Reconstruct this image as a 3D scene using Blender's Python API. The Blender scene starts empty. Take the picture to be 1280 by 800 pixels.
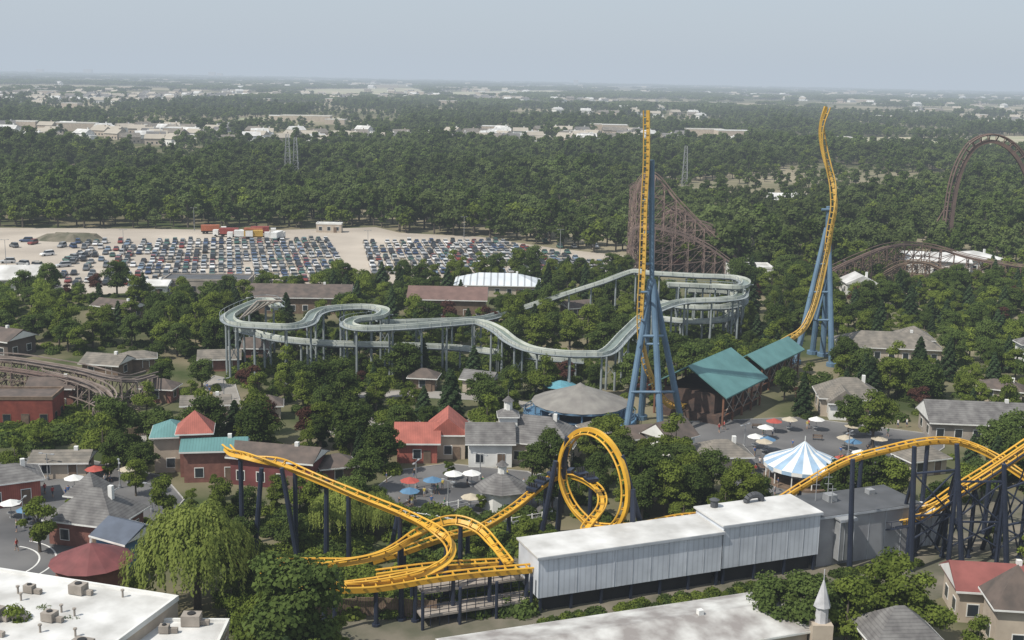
import bpy, math, random
import numpy as np
from mathutils import Vector, Matrix, noise
random.seed(7); rng=np.random.default_rng(7)
SC=bpy.context.scene; COL=SC.collection
# ---------------- camera / survey ----------------
H=62.0; F=1500.0
PITCH=math.atan(303/F); ROLL=math.radians(1.16)
CM=Matrix.Rotation(math.pi/2-PITCH,4,'X')@Matrix.Rotation(ROLL,4,'Z')
R3=CM.to_3x3(); CP=Vector((0,0,H))
cam=bpy.data.cameras.new('camera'); cam.sensor_width=36; cam.lens=F/1280*36
cam.clip_start=1; cam.clip_end=90000
co=bpy.data.objects.new('camera',cam); COL.objects.link(co)
co.matrix_world=Matrix.Translation(CP)@CM; SC.camera=co
def ray(px,py): return R3@Vector((px-640,400-py,-F))
def G(px,py,z=0.0):
    d=ray(px,py); return CP+d*((z-H)/d.z)
def D(px,py,Y):
    d=ray(px,py); return CP+d*(Y/d.y)
# ---------------- materials ----------------
def newmat(n):
    m=bpy.data.materials.new(n); m.use_nodes=True; nt=m.node_tree; nt.nodes.clear(); return m,nt
def N(nt,t,**k):
    n=nt.nodes.new(t)
    for a,b in k.items(): setattr(n,a,b)
    return n
def M(name,c1,c2=None,scale=1.0,rough=0.75,bump=0.0,metal=0.0,detail=6,stripe=None):
    m,nt=newmat(name)
    if c2 is None: c2=tuple(x*0.72 for x in c1)
    tc=N(nt,'ShaderNodeTexCoord'); nz=N(nt,'ShaderNodeTexNoise'); nz.inputs['Scale'].default_value=scale; nz.inputs['Detail'].default_value=detail
    nt.links.new(tc.outputs['Object'],nz.inputs['Vector'])
    cr=N(nt,'ShaderNodeValToRGB'); cr.color_ramp.elements[0].position=0.35; cr.color_ramp.elements[1].position=0.68
    cr.color_ramp.elements[0].color=(*c2,1); cr.color_ramp.elements[1].color=(*c1,1)
    nt.links.new(nz.outputs['Fac'],cr.inputs['Fac'])
    col=cr.outputs['Color']
    if stripe:
        w=N(nt,'ShaderNodeTexWave'); w.bands_direction=stripe[0]; w.inputs['Scale'].default_value=stripe[1]; w.inputs['Distortion'].default_value=0.3
        nt.links.new(tc.outputs['Object'],w.inputs['Vector'])
        mp=N(nt,'ShaderNodeMapRange'); mp.inputs['From Min'].default_value=0; mp.inputs['From Max'].default_value=0.25
        mp.inputs['To Min'].default_value=stripe[2]; mp.inputs['To Max'].default_value=1
        nt.links.new(w.outputs['Fac'],mp.inputs['Value'])
        mx=N(nt,'ShaderNodeMix',data_type='RGBA',blend_type='MULTIPLY'); mx.inputs[0].default_value=1
        nt.links.new(col,mx.inputs[6]); nt.links.new(mp.outputs[0],mx.inputs[7]); col=mx.outputs[2]
    b=N(nt,'ShaderNodeBsdfPrincipled'); b.inputs['Roughness'].default_value=rough; b.inputs['Metallic'].default_value=metal
    nt.links.new(col,b.inputs['Base Color'])
    if bump:
        bp=N(nt,'ShaderNodeBump'); bp.inputs['Strength'].default_value=bump; nt.links.new(nz.outputs['Fac'],bp.inputs['Height']); nt.links.new(bp.outputs[0],b.inputs['Normal'])
    o=N(nt,'ShaderNodeOutputMaterial'); nt.links.new(b.outputs[0],o.inputs[0]); return m
def leafmat(name,ca,cb,cc,tl=.36):
    m,nt=newmat(name)
    tc=N(nt,'ShaderNodeTexCoord'); nz=N(nt,'ShaderNodeTexNoise'); nz.inputs['Scale'].default_value=0.55; nz.inputs['Detail'].default_value=3
    nt.links.new(tc.outputs['Object'],nz.inputs['Vector'])
    cr=N(nt,'ShaderNodeValToRGB'); cr.color_ramp.elements[0].position=0.35; cr.color_ramp.elements[1].position=0.65
    cr.color_ramp.elements[0].color=(*ca,1); cr.color_ramp.elements[1].color=(*cb,1)
    nt.links.new(nz.outputs['Fac'],cr.inputs['Fac'])
    oi=N(nt,'ShaderNodeObjectInfo'); mx=N(nt,'ShaderNodeMix',data_type='RGBA')
    mr=N(nt,'ShaderNodeMapRange'); mr.inputs['To Max'].default_value=0.75
    nt.links.new(oi.outputs['Random'],mr.inputs['Value']); nt.links.new(mr.outputs[0],mx.inputs[0])
    nt.links.new(cr.outputs['Color'],mx.inputs[6]); mx.inputs[7].default_value=(*cc,1)
    ge=N(nt,'ShaderNodeNewGeometry'); n2=N(nt,'ShaderNodeTexNoise'); n2.inputs['Scale'].default_value=.012; n2.inputs['Detail'].default_value=4; nt.links.new(ge.outputs['Position'],n2.inputs['Vector'])
    m2=N(nt,'ShaderNodeMapRange'); m2.inputs['From Min'].default_value=.3; m2.inputs['From Max'].default_value=.7; m2.inputs['To Min'].default_value=.72; m2.inputs['To Max'].default_value=1.38
    nt.links.new(n2.outputs['Fac'],m2.inputs['Value'])
    r2=N(nt,'ShaderNodeMath',operation='MULTIPLY_ADD'); r2.inputs[1].default_value=.55; r2.inputs[2].default_value=.8
    nt.links.new(oi.outputs['Random'],r2.inputs[0])
    mm=N(nt,'ShaderNodeMath',operation='MULTIPLY'); nt.links.new(m2.outputs[0],mm.inputs[0]); nt.links.new(r2.outputs[0],mm.inputs[1])
    vm=N(nt,'ShaderNodeVectorMath',operation='SCALE'); nt.links.new(mx.outputs[2],vm.inputs[0]); nt.links.new(mm.outputs[0],vm.inputs['Scale'])
    df=N(nt,'ShaderNodeBsdfDiffuse'); tr=N(nt,'ShaderNodeBsdfTranslucent'); ms=N(nt,'ShaderNodeMixShader'); ms.inputs[0].default_value=tl
    nt.links.new(vm.outputs[0],df.inputs[0]); nt.links.new(vm.outputs[0],tr.inputs[0])
    nt.links.new(df.outputs[0],ms.inputs[1]); nt.links.new(tr.outputs[0],ms.inputs[2])
    o=N(nt,'ShaderNodeOutputMaterial'); nt.links.new(ms.outputs[0],o.inputs[0]); return m
YEL=M('yellow_paint',(.68,.39,.035),(.52,.28,.025),.3,.5)
YEL2=M('golden_paint',(.60,.38,.08),(.44,.27,.05),.3,.5)
NAVY=M('navy_paint',(.022,.03,.055),(.014,.02,.038),.5,.5)
BLUE=M('steel_blue_paint',(.12,.20,.29),(.085,.15,.225),.3,.5)
TEAL=M('teal_roof',(.11,.25,.25),(.08,.19,.19),.3,.6,stripe=('X',.7,.8))
WHITEM=M('white_metal_panel',(.64,.68,.74),(.46,.49,.54),.25,.55,stripe=('X',.45,.82))
WHITER=M('white_membrane_roof',(.70,.70,.69),(.42,.415,.40),.22,.7,detail=10)
DIRTYW=M('weathered_white_roof',(.58,.58,.56),(.24,.22,.21),.3,.8,detail=10)
WPAINT=M('white_paint',(.76,.76,.74),(.62,.62,.60),.5,.6)
CREAM=M('cream_stucco',(.48,.41,.33),(.38,.32,.26),.5,.8)
DGREY=M('dark_grey_roof',(.095,.10,.11),(.06,.064,.07),.3,.8)
SHING=M('grey_shingle',(.19,.185,.18),(.105,.10,.10),.7,.9,.2,stripe=('Z',1.2,.7))
SHTAN=M('tan_shingle',(.225,.20,.17),(.13,.12,.105),.7,.9,.2,stripe=('Z',1.2,.75))
BROWNR=M('brown_roof',(.13,.10,.085),(.075,.062,.055),.6,.9,.2)
REDR=M('red_roof',(.40,.12,.09),(.27,.08,.06),.5,.75,.0,stripe=('X',1.1,.75))
MAROON=M('maroon_roof',(.19,.055,.055),(.12,.035,.035),.5,.7)
BRICK=M('red_brick',(.24,.11,.085),(.17,.075,.06),1.2,.9)
BARN=M('barn_red',(.27,.065,.045),(.17,.04,.03),.6,.85,stripe=('X',1.5,.7))
BLUEW=M('blue_wall',(.10,.22,.36),(.07,.16,.27),.6,.7)
WOOD=M('wood_brown',(.20,.14,.10),(.12,.085,.06),1.0,.85)
ORWOOD=M('orange_timber',(.21,.095,.055),(.13,.06,.035),1.0,.8)
RUST=M('rust_wood',(.20,.135,.105),(.12,.08,.065),.4,.85)
LWOOD=M('pale_wood',(.36,.32,.28),(.22,.195,.17),.4,.85)
FLUME=M('flume_fibreglass',(.50,.52,.47),(.33,.36,.32),.35,.6)
COLM=M('flume_column_grey',(.30,.33,.34),(.19,.22,.23),.4,.6)
WATER=M('flume_water',(.17,.21,.17),(.12,.15,.12),.5,.2)
GLASS=M('window_glass',(.03,.04,.05),(.02,.025,.03),.5,.15)
STEEL=M('galvanised_steel',(.36,.37,.38),(.27,.28,.29),.5,.5,metal=.2)
DARK=M('recess_shade_and_dark_parts',(.025,.025,.027),None,.5,.8)  # near-black: paints the shade of the open base, also colours fans and seats
ASPH=M('asphalt',(.15,.148,.148),(.075,.075,.079),.10,.9,detail=12)
CONC=M('concrete_paving',(.31,.29,.265),(.22,.205,.185),.15,.9)
GRAV=M('gravel_lot',(.47,.415,.35),(.32,.28,.235),.03,.95,detail=12)
KERB=M('kerb_concrete',(.38,.37,.35),None,.5,.9)
DIRT=M('yard_dirt',(.19,.165,.13),(.085,.085,.055),.2,.95,detail=10)
FIELD=M('dry_field',(.40,.35,.25),(.26,.27,.15),.01,.95)
BARK=M('bark',(.12,.10,.08),None,2,.9)
LEAF=leafmat('leaf_green',(.068,.102,.020),(.170,.215,.045),(.118,.148,.030))
LEAFD=leafmat('leaf_dark',(.044,.074,.022),(.105,.145,.038),(.074,.102,.030))
LEAFF=leafmat('leaf_forest',(.062,.092,.030),(.125,.155,.052),(.088,.116,.042))
LEAFW=leafmat('leaf_willow',(.15,.19,.045),(.24,.28,.075),(.20,.24,.06),.45)
CONI=leafmat('needle_green',(.032,.056,.025),(.072,.108,.046),(.048,.076,.036))
LEAFR=leafmat('leaf_purple',(.055,.028,.022),(.11,.055,.04),(.07,.035,.03))
# ---------------- mesh builder ----------------
class MB:
    def __init__(s): s.v=[];s.f=[];s.m=[]
    def add(s,vs,fs,mi=0):
        o=len(s.v); s.v+= [tuple(v) for v in vs]; s.f+=[tuple(i+o for i in f) for f in fs]; s.m+=[mi]*len(fs)
    def box(s,x0,x1,y0,y1,z0,z1,mi=0):
        s.add([(x0,y0,z0),(x1,y0,z0),(x1,y1,z0),(x0,y1,z0),(x0,y0,z1),(x1,y0,z1),(x1,y1,z1),(x0,y1,z1)],
              [(3,2,1,0),(4,5,6,7),(0,1,5,4),(1,2,6,5),(2,3,7,6),(3,0,4,7)],mi)
    def cyl(s,p0,p1,r0,r1=None,n=8,mi=0,cap=True):
        p0=Vector(p0);p1=Vector(p1); r1=r0 if r1 is None else r1
        t=(p1-p0)
        if t.length<1e-6: return
        t.normalize()
        a=Vector((0,0,1)) if abs(t.z)<.9 else Vector((1,0,0))
        x=t.cross(a).normalized(); y=t.cross(x)
        vs=[];
        for p,r in((p0,r0),(p1,r1)):
            for i in range(n):
                an=2*math.pi*(i+.5)/n; vs.append(p+x*(math.cos(an)*r)+y*(math.sin(an)*r))
        fs=[(i,(i+1)%n,n+(i+1)%n,n+i) for i in range(n)]
        if cap: fs+=[tuple(range(n))[::-1],tuple(range(n,2*n))]
        s.add(vs,fs,mi)
    def cone(s,c,r,h,n=16,mi=0,mj=None,r1=0.0):
        c=Vector(c); vs=[]
        for i in range(n):
            an=2*math.pi*i/n; vs.append((c.x+r*math.cos(an),c.y+r*math.sin(an),c.z))
        for i in range(n):
            an=2*math.pi*i/n; vs.append((c.x+r1*math.cos(an),c.y+r1*math.sin(an),c.z+h))
        o=len(s.v); s.v+=vs
        for i in range(n):
            s.f.append((o+i,o+(i+1)%n,o+n+(i+1)%n,o+n+i)); s.m.append(mi if (mj is None or i%2) else mj)
        s.f.append(tuple(o+i for i in range(n))[::-1]); s.m.append(mi)
        if r1>0: s.f.append(tuple(o+n+i for i in range(n))); s.m.append(mi)
    def sweep(s,P,Rr,U,prof,mi=0,closed=True):
        n=len(prof); o=len(s.v)
        for p,r,u in zip(P,Rr,U):
            for a,b in prof: s.v.append(tuple(p+r*a+u*b))
        for i in range(len(P)-1):
            for j in range(n if closed else n-1):
                k=(j+1)%n; s.f.append((o+i*n+j,o+i*n+k,o+(i+1)*n+k,o+(i+1)*n+j)); s.m.append(mi)
        if closed:
            s.f.append(tuple(o+j for j in range(n))[::-1]); s.m.append(mi)
            e=o+(len(P)-1)*n; s.f.append(tuple(e+j for j in range(n))); s.m.append(mi)
    def mesh(s,name,mats):
        me=bpy.data.meshes.new(name); me.from_pydata(s.v,[],s.f)
        for m in mats: me.materials.append(m)
        me.polygons.foreach_set('material_index',s.m); me.update(); return me
    def obj(s,name,mats,parent=None,loc=None,rot=0):
        me=s.mesh(name,mats if isinstance(mats,list) else [mats])
        o=bpy.data.objects.new(name,me); COL.objects.link(o)
        if parent: o.parent=parent
        if loc is not None: o.location=loc; o.rotation_euler=(0,0,rot)
        return o
def empty(name,loc=(0,0,0),rot=0):
    e=bpy.data.objects.new(name,None); e.empty_display_size=.5; e.location=loc; e.rotation_euler=(0,0,rot); COL.objects.link(e); return e
CLEAR=[]
def clearpoly(pts): CLEAR.append([(p.x,p.y) for p in pts])
def clearpx(l): clearpoly([G(a,b) for a,b in l])
def clearell(px,py,rx,ry):
    clearpx([(px+rx*math.cos(t),py+ry*math.sin(t)) for t in [i*math.pi/5 for i in range(10)]])
def inside(poly,x,y):
    r=False;j=len(poly)-1
    for i in range(len(poly)):
        xi,yi=poly[i];xj,yj=poly[j]
        if (yi>y)!=(yj>y) and x<(xj-xi)*(y-yi)/(yj-yi)+xi: r=not r
        j=i
    return r
# ---------------- ground sheets ----------------
def groundmat():
    m,nt=newmat('ground_grass')
    g=N(nt,'ShaderNodeNewGeometry')
    n1=N(nt,'ShaderNodeTexNoise'); n1.inputs['Scale'].default_value=.05; n1.inputs['Detail'].default_value=8
    n2=N(nt,'ShaderNodeTexNoise'); n2.inputs['Scale'].default_value=.0016; n2.inputs['Detail'].default_value=9; n2.inputs['Roughness'].default_value=.65
    for n in(n1,n2): nt.links.new(g.outputs['Position'],n.inputs['Vector'])
    c1=N(nt,'ShaderNodeValToRGB'); e=c1.color_ramp.elements; e[0].position=.38;e[0].color=(.055,.072,.03,1); e[1].position=.66;e[1].color=(.19,.165,.11,1)
    c2=N(nt,'ShaderNodeValToRGB'); e=c2.color_ramp.elements; e[0].position=.46;e[0].color=(0,0,0,1); e[1].position=.54;e[1].color=(1,1,1,1)
    nt.links.new(n1.outputs['Fac'],c1.inputs[0]); nt.links.new(n2.outputs['Fac'],c2.inputs[0])
    mx=N(nt,'ShaderNodeMix',data_type='RGBA'); nt.links.new(c2.outputs[0],mx.inputs[0]); nt.links.new(c1.outputs[0],mx.inputs[6]); mx.inputs[7].default_value=(.27,.24,.17,1)
    b=N(nt,'ShaderNodeBsdfDiffuse'); nt.links.new(mx.outputs[2],b.inputs[0]); o=N(nt,'ShaderNodeOutputMaterial'); nt.links.new(b.outputs[0],o.inputs[0]); return m
g=MB(); g.add([(-60000,-3000,0),(60000,-3000,0),(60000,70000,0),(-60000,70000,0)],[(0,1,2,3)]); g.obj('ground',groundmat())
def sheet(name,px,mat,z,kerb=False,clear=True):
    P=[G(a,b) for a,b in px]
    if clear: clearpoly(P)
    me=MB(); me.add([(p.x,p.y,z) for p in P],[tuple(range(len(P)))])
    o=me.obj(name,mat)
    if o.data.polygons[0].normal.z<0: o.data.flip_normals()
    if kerb:
        k=MB()
        for i in range(len(P)):
            a=P[i];b=P[(i+1)%len(P)]; t=(b-a); L=t.length; t.normalize(); q=Vector((-t.y,t.x,0))*.10
            k.add([a-q+Vector((0,0,0)),b-q,b+q,a+q]+[v+Vector((0,0,.14)) for v in (a-q,b-q,b+q,a+q)],[(4,5,6,7),(0,1,5,4),(1,2,6,5),(2,3,7,6),(3,0,4,7)])
        k.obj('kerb',KERB)
    return o
sheet('parking_lot_ground',[(-80,284),(180,286),(330,288),(470,284),(500,291),(600,296),(690,310),(800,322),(800,346),(640,343),(520,350),(470,358),(330,362),(200,364),(60,372),(-80,362)],GRAV,.02)
sheet('plaza_pavement',[(-80,560),(30,572),(110,575),(205,596),(230,625),(200,660),(170,700),(90,725),(-80,735)],ASPH,.02,True)
sheet('plaza_pavement',[(500,588),(560,580),(660,590),(710,615),(690,650),(600,665),(520,650),(455,640),(470,610)],ASPH,.02,True)
sheet('footpath',[(160,556),(235,545),(300,528),(300,500),(292,475),(268,470),(255,480),(262,505),(240,528),(160,542)],CONC,.026,True)
sheet('footpath',[(380,532),(470,520),(560,522),(640,530),(760,545),(760,556),(640,545),(500,536),(400,546)],CONC,.026,True)
sheet('footpath',[(430,492),(520,488),(600,494),(670,505),(660,511),(590,500),(500,496),(430,498)],CONC,.03,True)
sheet('plaza_pavement',[(850,528),(1000,522),(1180,545),(1180,560),(1120,600),(1090,625),(930,640),(900,600),(870,570)],ASPH,.02,True)
sheet('gravel_yard',[(1120,635),(1330,615),(1330,760),(1170,745),(1140,690)],DIRT,.02)
sheet('gravel_yard',[(380,735),(540,725),(600,705),(640,680),(1180,640),(1200,740),(900,830),(430,830)],DIRT,.014)
sheet('farm_field',[(1070,172),(1330,170),(1330,187),(1170,180),(1075,178)],FIELD,.2)
sheet('farm_field',[(370,112),(520,110),(540,121),(380,116)],FIELD,.2)
sheet('farm_field',[(560,115),(690,113),(700,118),(570,121)],FIELD,.2)
sheet('farm_field',[(300,147),(440,147),(430,153),(290,154)],FIELD,.2)
sheet('farm_field',[(860,168),(950,166),(955,173),(860,173)],FIELD,.2)
sheet('access_road',[(0,152),(180,157),(300,162),(300,165),(180,161),(0,156)],CONC,.2)
sheet('access_road',[(925,318),(1060,322),(1060,328),(925,326)],CONC,.03)
sheet('access_road',[(1000,290),(1180,262),(1330,258),(1330,263),(1180,268),(1010,296)],CONC,.03)
# ---------------- haze ----------------
hz=MB(); hz.box(-30000,30000,-2500,45000,-5,260)
HD=1.6e-4
m,nt=newmat('haze_volume'); vs=N(nt,'ShaderNodeVolumeAbsorption'); vs.inputs['Color'].default_value=(0,0,0,1); vs.inputs['Density'].default_value=HD
em=N(nt,'ShaderNodeEmission'); em.inputs['Color'].default_value=(.49,.56,.64,1); em.inputs['Strength'].default_value=HD  # haze emits its own glow in place of scattered sun and sky light
ad=N(nt,'ShaderNodeAddShader'); nt.links.new(vs.outputs[0],ad.inputs[0]); nt.links.new(em.outputs[0],ad.inputs[1])
o=N(nt,'ShaderNodeOutputMaterial'); nt.links.new(ad.outputs[0],o.inputs['Volume']); hz.obj('atmospheric_haze',m)
# ---------------- buildings ----------------
def windows(mb,w,d,z0,zh,sides='FBLR',step=3.0,ww=1.2,wh=1.4):
    def place(side,c,z):
        a=ww/2; 
        for k,(e,pr) in enumerate(((.12,.05),(0,.08))):
            if side=='F': mb.box(c-a-e,c+a+e,-d/2-pr,-d/2+.02,z-e,z+wh+e,k)
            if side=='B': mb.box(c-a-e,c+a+e,d/2-.02,d/2+pr,z-e,z+wh+e,k)
            if side=='L': mb.box(-w/2-pr,-w/2+.02,c-a-e,c+a+e,z-e,z+wh+e,k)
            if side=='R': mb.box(w/2-.02,w/2+pr,c-a-e,c+a+e,z-e,z+wh+e,k)
    for s in sides:
        L=w if s in'FB' else d; n=max(1,int((L-1)/step))
        for i in range(n): place(s,-L/2+L*(i+.5)/n,z0)
def building(name,loc,w,d,h,rot=0,roof='gable',rh=2.5,wall=CREAM,roofm=SHING,over=.6,floors=1,win=True,trim=WPAINT,acs=0,clear=True,ridge='x',n=12):
    loc=Vector((loc[0],loc[1],0)); e=empty(name,loc,rot)
    W=MB()
    if roof=='cone': W.cyl((0,0,0),(0,0,h),w/2,n=n)
    else: W.box(-w/2,w/2,-d/2,d/2,0,h)
    W.obj('walls',wall,e)
    T=MB(); R_=MB(); a=w/2+over; b=d/2+over; z=h-.06
    if roof=='gable':
        if ridge=='x': vs=[(-a,-b,z),(a,-b,z),(a,b,z),(-a,b,z),(-a,0,z+rh),(a,0,z+rh)]; fs=[(0,1,5,4),(2,3,4,5),(0,4,3),(1,2,5),(3,2,1,0)]
        else: vs=[(-a,-b,z),(a,-b,z),(a,b,z),(-a,b,z),(0,-b,z+rh),(0,b,z+rh)]; fs=[(1,2,5,4),(3,0,4,5),(0,1,4),(2,3,5),(3,2,1,0)]
        R_.add(vs,fs)
        if ridge=='x':
            for s in(-1,1): T.add([(s*(a+.01),-b+.4,z+.12),(s*(a+.01),b-.4,z+.12),(s*(a+.01),0,z+rh-.35),(s*(a-.2),-b+.4,z+.12),(s*(a-.2),b-.4,z+.12),(s*(a-.2),0,z+rh-.35)],[(0,1,2),(0,3,4,1)],0)
        T.box(-a,a,-b-.06,-b+.02,z-.25,z-.02); T.box(-a,a,b-.02,b+.06,z-.25,z-.02)
    elif roof=='hip':
        r=max(0,(w-d)/2); q=max(0,(d-w)/2)
        if r<.3 and q<.3: vs=[(-a,-b,z),(a,-b,z),(a,b,z),(-a,b,z),(0,0,z+rh)]; fs=[(0,1,4),(1,2,4),(2,3,4),(3,0,4),(3,2,1,0)]
        elif r>0: vs=[(-a,-b,z),(a,-b,z),(a,b,z),(-a,b,z),(-r,0,z+rh),(r,0,z+rh)]; fs=[(0,1,5,4),(2,3,4,5),(3,0,4),(1,2,5),(3,2,1,0)]
        else: vs=[(-a,-b,z),(a,-b,z),(a,b,z),(-a,b,z),(0,-q,z+rh),(0,q,z+rh)]; fs=[(1,2,5,4),(3,0,4,5),(0,1,4),(2,3,5),(3,2,1,0)]
        R_.add(vs,fs)
        T.box(-a,a,-b-.05,-b+.02,z-.22,z-.02); T.box(-a,a,b-.02,b+.05,z-.22,z-.02); T.box(-a-.05,-a+.02,-b,b,z-.2,z-.02); T.box(a-.02,a+.05,-b,b,z-.2,z-.02)
    elif roof=='cone':
        R_.cone((0,0,z),a,rh,n); T.cyl((0,0,z+rh-.4),(0,0,z+rh+.7),.18,.04,6)
    else:
        R_.box(-w/2+.05,w/2-.05,-d/2+.05,d/2-.05,h-.1,h+.03)
        for bx in((-w/2-.1,w/2+.1,-d/2-.1,-d/2+.2),(-w/2-.1,w/2+.1,d/2-.2,d/2+.1),(-w/2-.1,-w/2+.2,-d/2+.2,d/2-.2),(w/2-.2,w/2+.1,-d/2+.2,d/2-.2)): T.box(*bx,h-.25,h+.35)
    if roof in('gable','hip') and w>7 and clear:
        T.box(w*.22,w*.22+.6,-.3,.3,z+rh*.5,z+rh+.5)
    R_.obj('roof',roofm,e); T.obj('trim',trim,e)
    if acs:
        A=MB()
        for i in range(acs):
            x=random.uniform(-w*.4,w*.45);y=random.uniform(-d*.36,d*.4);s=random.uniform(.5,1.1); s2=s*random.uniform(.6,1.1)
            A.box(x-s,x+s,y-s2,y+s2,h+.12,h+.5+s*.8,0); A.cyl((x,y,h+.5+s*.8),(x,y,h+.62+s*.8),s*.45,n=12,mi=1); A.box(x+s,x+s+.9,y-.25,y+.25,h+.1,h+.6,0)
        for i in range(acs):
            x=random.uniform(-w*.45,w*.45);y=random.uniform(-d*.45,d*.45); A.cyl((x,y,h),(x,y,h+.8),.12,n=6); A.cyl((x,y,h+.8),(x,y,h+.95),.22,n=6)
        A.obj('rooftop_units',[LWOOD,DARK],e)
    if win and roof!='cone':
        Wn=MB()
        for fl in range(floors): windows(Wn,w,d,.9+fl*3.0 if h>2.6 else .6,0)
        Wn.obj('windows',[trim,GLASS],e)
        dr=MB(); dr.box(-.6+w*.25,.6+w*.25,-d/2-.12,-d/2+.02,0,2.2); dr.obj('door',WOOD,e)
    if clear:
        c,s=math.cos(rot),math.sin(rot); k=2.2
        clearpoly([Vector((loc.x+x*c-y*s,loc.y+x*s+y*c,0)) for x,y in((-w/2-k,-d/2-k-6),(w/2+k,-d/2-k-6),(w/2+k,d/2+k),(-w/2-k,d/2+k))])
    return e
def edge(P0,P1,depth):
    t=(P1-P0); t.z=0; L=t.length; t.normalize(); q=Vector((-t.y,t.x,0))
    return (P0+P1)/2+q*depth/2,L,math.atan2(t.y,t.x)
A0=G(672,768); dirr=(G(1012,714)-A0); dirr.z=0; dirr.normalize(); perp=Vector((-dirr.y,dirr.x,0)); srot=math.atan2(dirr.y,dirr.x)
PTRIM=M('panel_trim',(.46,.49,.53),None,.5,.6)
def sbox(name,t0,t1,q0,q1,z0,z1,wallm,roofm,base=True,acs=0):
    c=A0+dirr*((t0+t1)/2)+perp*((q0+q1)/2); L=t1-t0; dd=q1-q0
    e=empty(name,(c.x,c.y,0),srot)
    w=MB(); w.box(-L/2,L/2,-dd/2,dd/2,z0,z1); w.obj('walls',wallm,e)
    if base:
        b=MB(); b.box(-L/2+.6,L/2-.6,-dd/2+.9,dd/2-.6,0,z0); b.obj('open_base_shade',DARK,e)  # near-black block painted as the shade of the open base under the walls
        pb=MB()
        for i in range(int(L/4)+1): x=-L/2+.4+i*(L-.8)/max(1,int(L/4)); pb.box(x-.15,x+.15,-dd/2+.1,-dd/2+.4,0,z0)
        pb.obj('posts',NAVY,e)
    r=MB(); r.box(-L/2-.25,L/2+.25,-dd/2-.25,dd/2+.25,z1,z1+.22)
    r.obj('roof',roofm,e)
    tr=MB(); tr.box(-L/2-.28,L/2+.28,-dd/2-.3,-dd/2-.26,z1-.15,z1+.16)
    nn_=max(3,int(L/2.4))
    for i in range(nn_+1):
        x=-L/2+L*i/nn_; tr.box(x-.03,x+.03,-dd/2-.04,-dd/2+.01,z0,z1-.02)
    tr.obj('trim',PTRIM,e)
    if acs:
        A=MB()
        for x,y,s in acs: A.box(x-s,x+s,y-s,y+s,z1+.22,z1+.22+s*1.3)
        A.obj('rooftop_units',STEEL,e)
    return e
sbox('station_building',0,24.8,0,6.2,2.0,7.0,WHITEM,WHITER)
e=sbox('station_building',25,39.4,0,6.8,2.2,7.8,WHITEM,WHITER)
ft=MB()
for i in range(9):
    a0=math.pi*i/8; a1=math.pi*(i+1)/8
    if i<8: ft.cyl((-1.2*math.cos(a0)+1,2.6,8.1+.9*math.sin(a0)),(-1.2*math.cos(a1)+1,2.6,8.1+.9*math.sin(a1)),.42,n=8)
ft.cyl((-5,2.6,8.0),(-5,2.6,9.0),.5,.5,10); ft.cyl((-5,2.6,9.0),(-5,2.6,9.2),.7,.3,10)
ft.obj('vent_duct',DGREY,e)
e=sbox('station_building',39.9,56,.8,8.2,0,6.8,M('grey_wall',(.33,.34,.36),(.24,.24,.26),.3,.7),DGREY,False,[(-3,1,.7),(4,1.5,.5)])
sbox('utility_shed',56.5,61,2,6,0,4.5,WHITEM,WHITER,False,0)
sbox('duct_housing',42.4,44.6,-.4,.75,1.0,6.5,STEEL,STEEL,False,0)
ant=MB()
for t,q,hh in((43,6,4.5),(46,7.4,3.2),(44.5,4.5,2.5)):
    p=A0+dirr*t+perp*q; ant.cyl((p.x,p.y,7.0),(p.x,p.y,7+hh),.07,.04,6)
    for k in(.5,.8): ant.cyl(Vector((p.x-.5,p.y,7+hh*k)),Vector((p.x+.5,p.y,7+hh*k)),.04,n=5)
ant.obj('radio_antenna',STEEL)
c,L,r=edge(G(550,797,4.2),G(948,738,4.2),-10); building('queue_shed',c,L,10,4.0,r,'gable',1.1,CREAM,DIRTYW,.4,1,True)
c,L,r=edge(G(-60,702,5.2),G(222,746,5.2),-17); building('service_building',c,L,17,5.0,r,'flat',0,CREAM,WHITER,acs=12)
c,L,r=edge(G(160,775,3.6),G(286,776,3.6),-8); building('service_building',c,L,8,3.5,r,'flat',0,CREAM,WHITER,acs=2)
building('ticket_chalet',G(122,672),9.5,7.5,3.6,-.25,'hip',3.6,BRICK,SHING)
building('ticket_chalet_tower',G(116,662),4,4,5.6,-.25,'hip',2.8,CREAM,SHING,clear=False)
building('blue_shop',G(160,697),5.2,5.5,3.6,-.5,'gable',1.6,BLUEW,M('slate_blue_roof',(.09,.11,.15),None,.6,.7),trim=WPAINT)
building('round_kiosk',G(116,730),8.4,8.4,3.2,0,'cone',2.3,BRICK,MAROON,n=14,over=.8)
building('arcade_booth',G(12,625),8,6,3.8,.5,'hip',1.8,REDR,SHING,trim=WPAINT)
building('snack_stand',G(80,592),8,5,2.8,.1,'gable',1.2,CREAM,SHTAN)
building('teal_roof_shop',G(270,596),9,5,5.2,.15,'gable',1.3,BRICK,TEAL,floors=1)
building('red_tower_shop',G(246,590),4.6,4.6,7.2,.2,'hip',3.0,BRICK,REDR,floors=2)
building('teal_roof_shop',G(216,583),5,6,6,.2,'hip',1.8,CREAM,TEAL,floors=1)
building('brick_hall',G(348,602),13,6,4.6,-.2,'gable',1.6,MAROON,BROWNR)
building('red_roof_shop',G(522,572),6.5,6,3.6,.05,'gable',2.6,REDR,REDR,ridge='x')
building('red_roof_shop',G(560,566),5.6,7,4.4,.05,'gable',2.8,CREAM,REDR,ridge='y')
building('grey_roof_hall',G(612,577),7,6,4.2,.05,'gable',2.6,WPAINT,SHING)
building('grey_roof_hall',G(668,572),14,9,4.0,-.25,'hip',3.4,CREAM,SHING)
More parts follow.
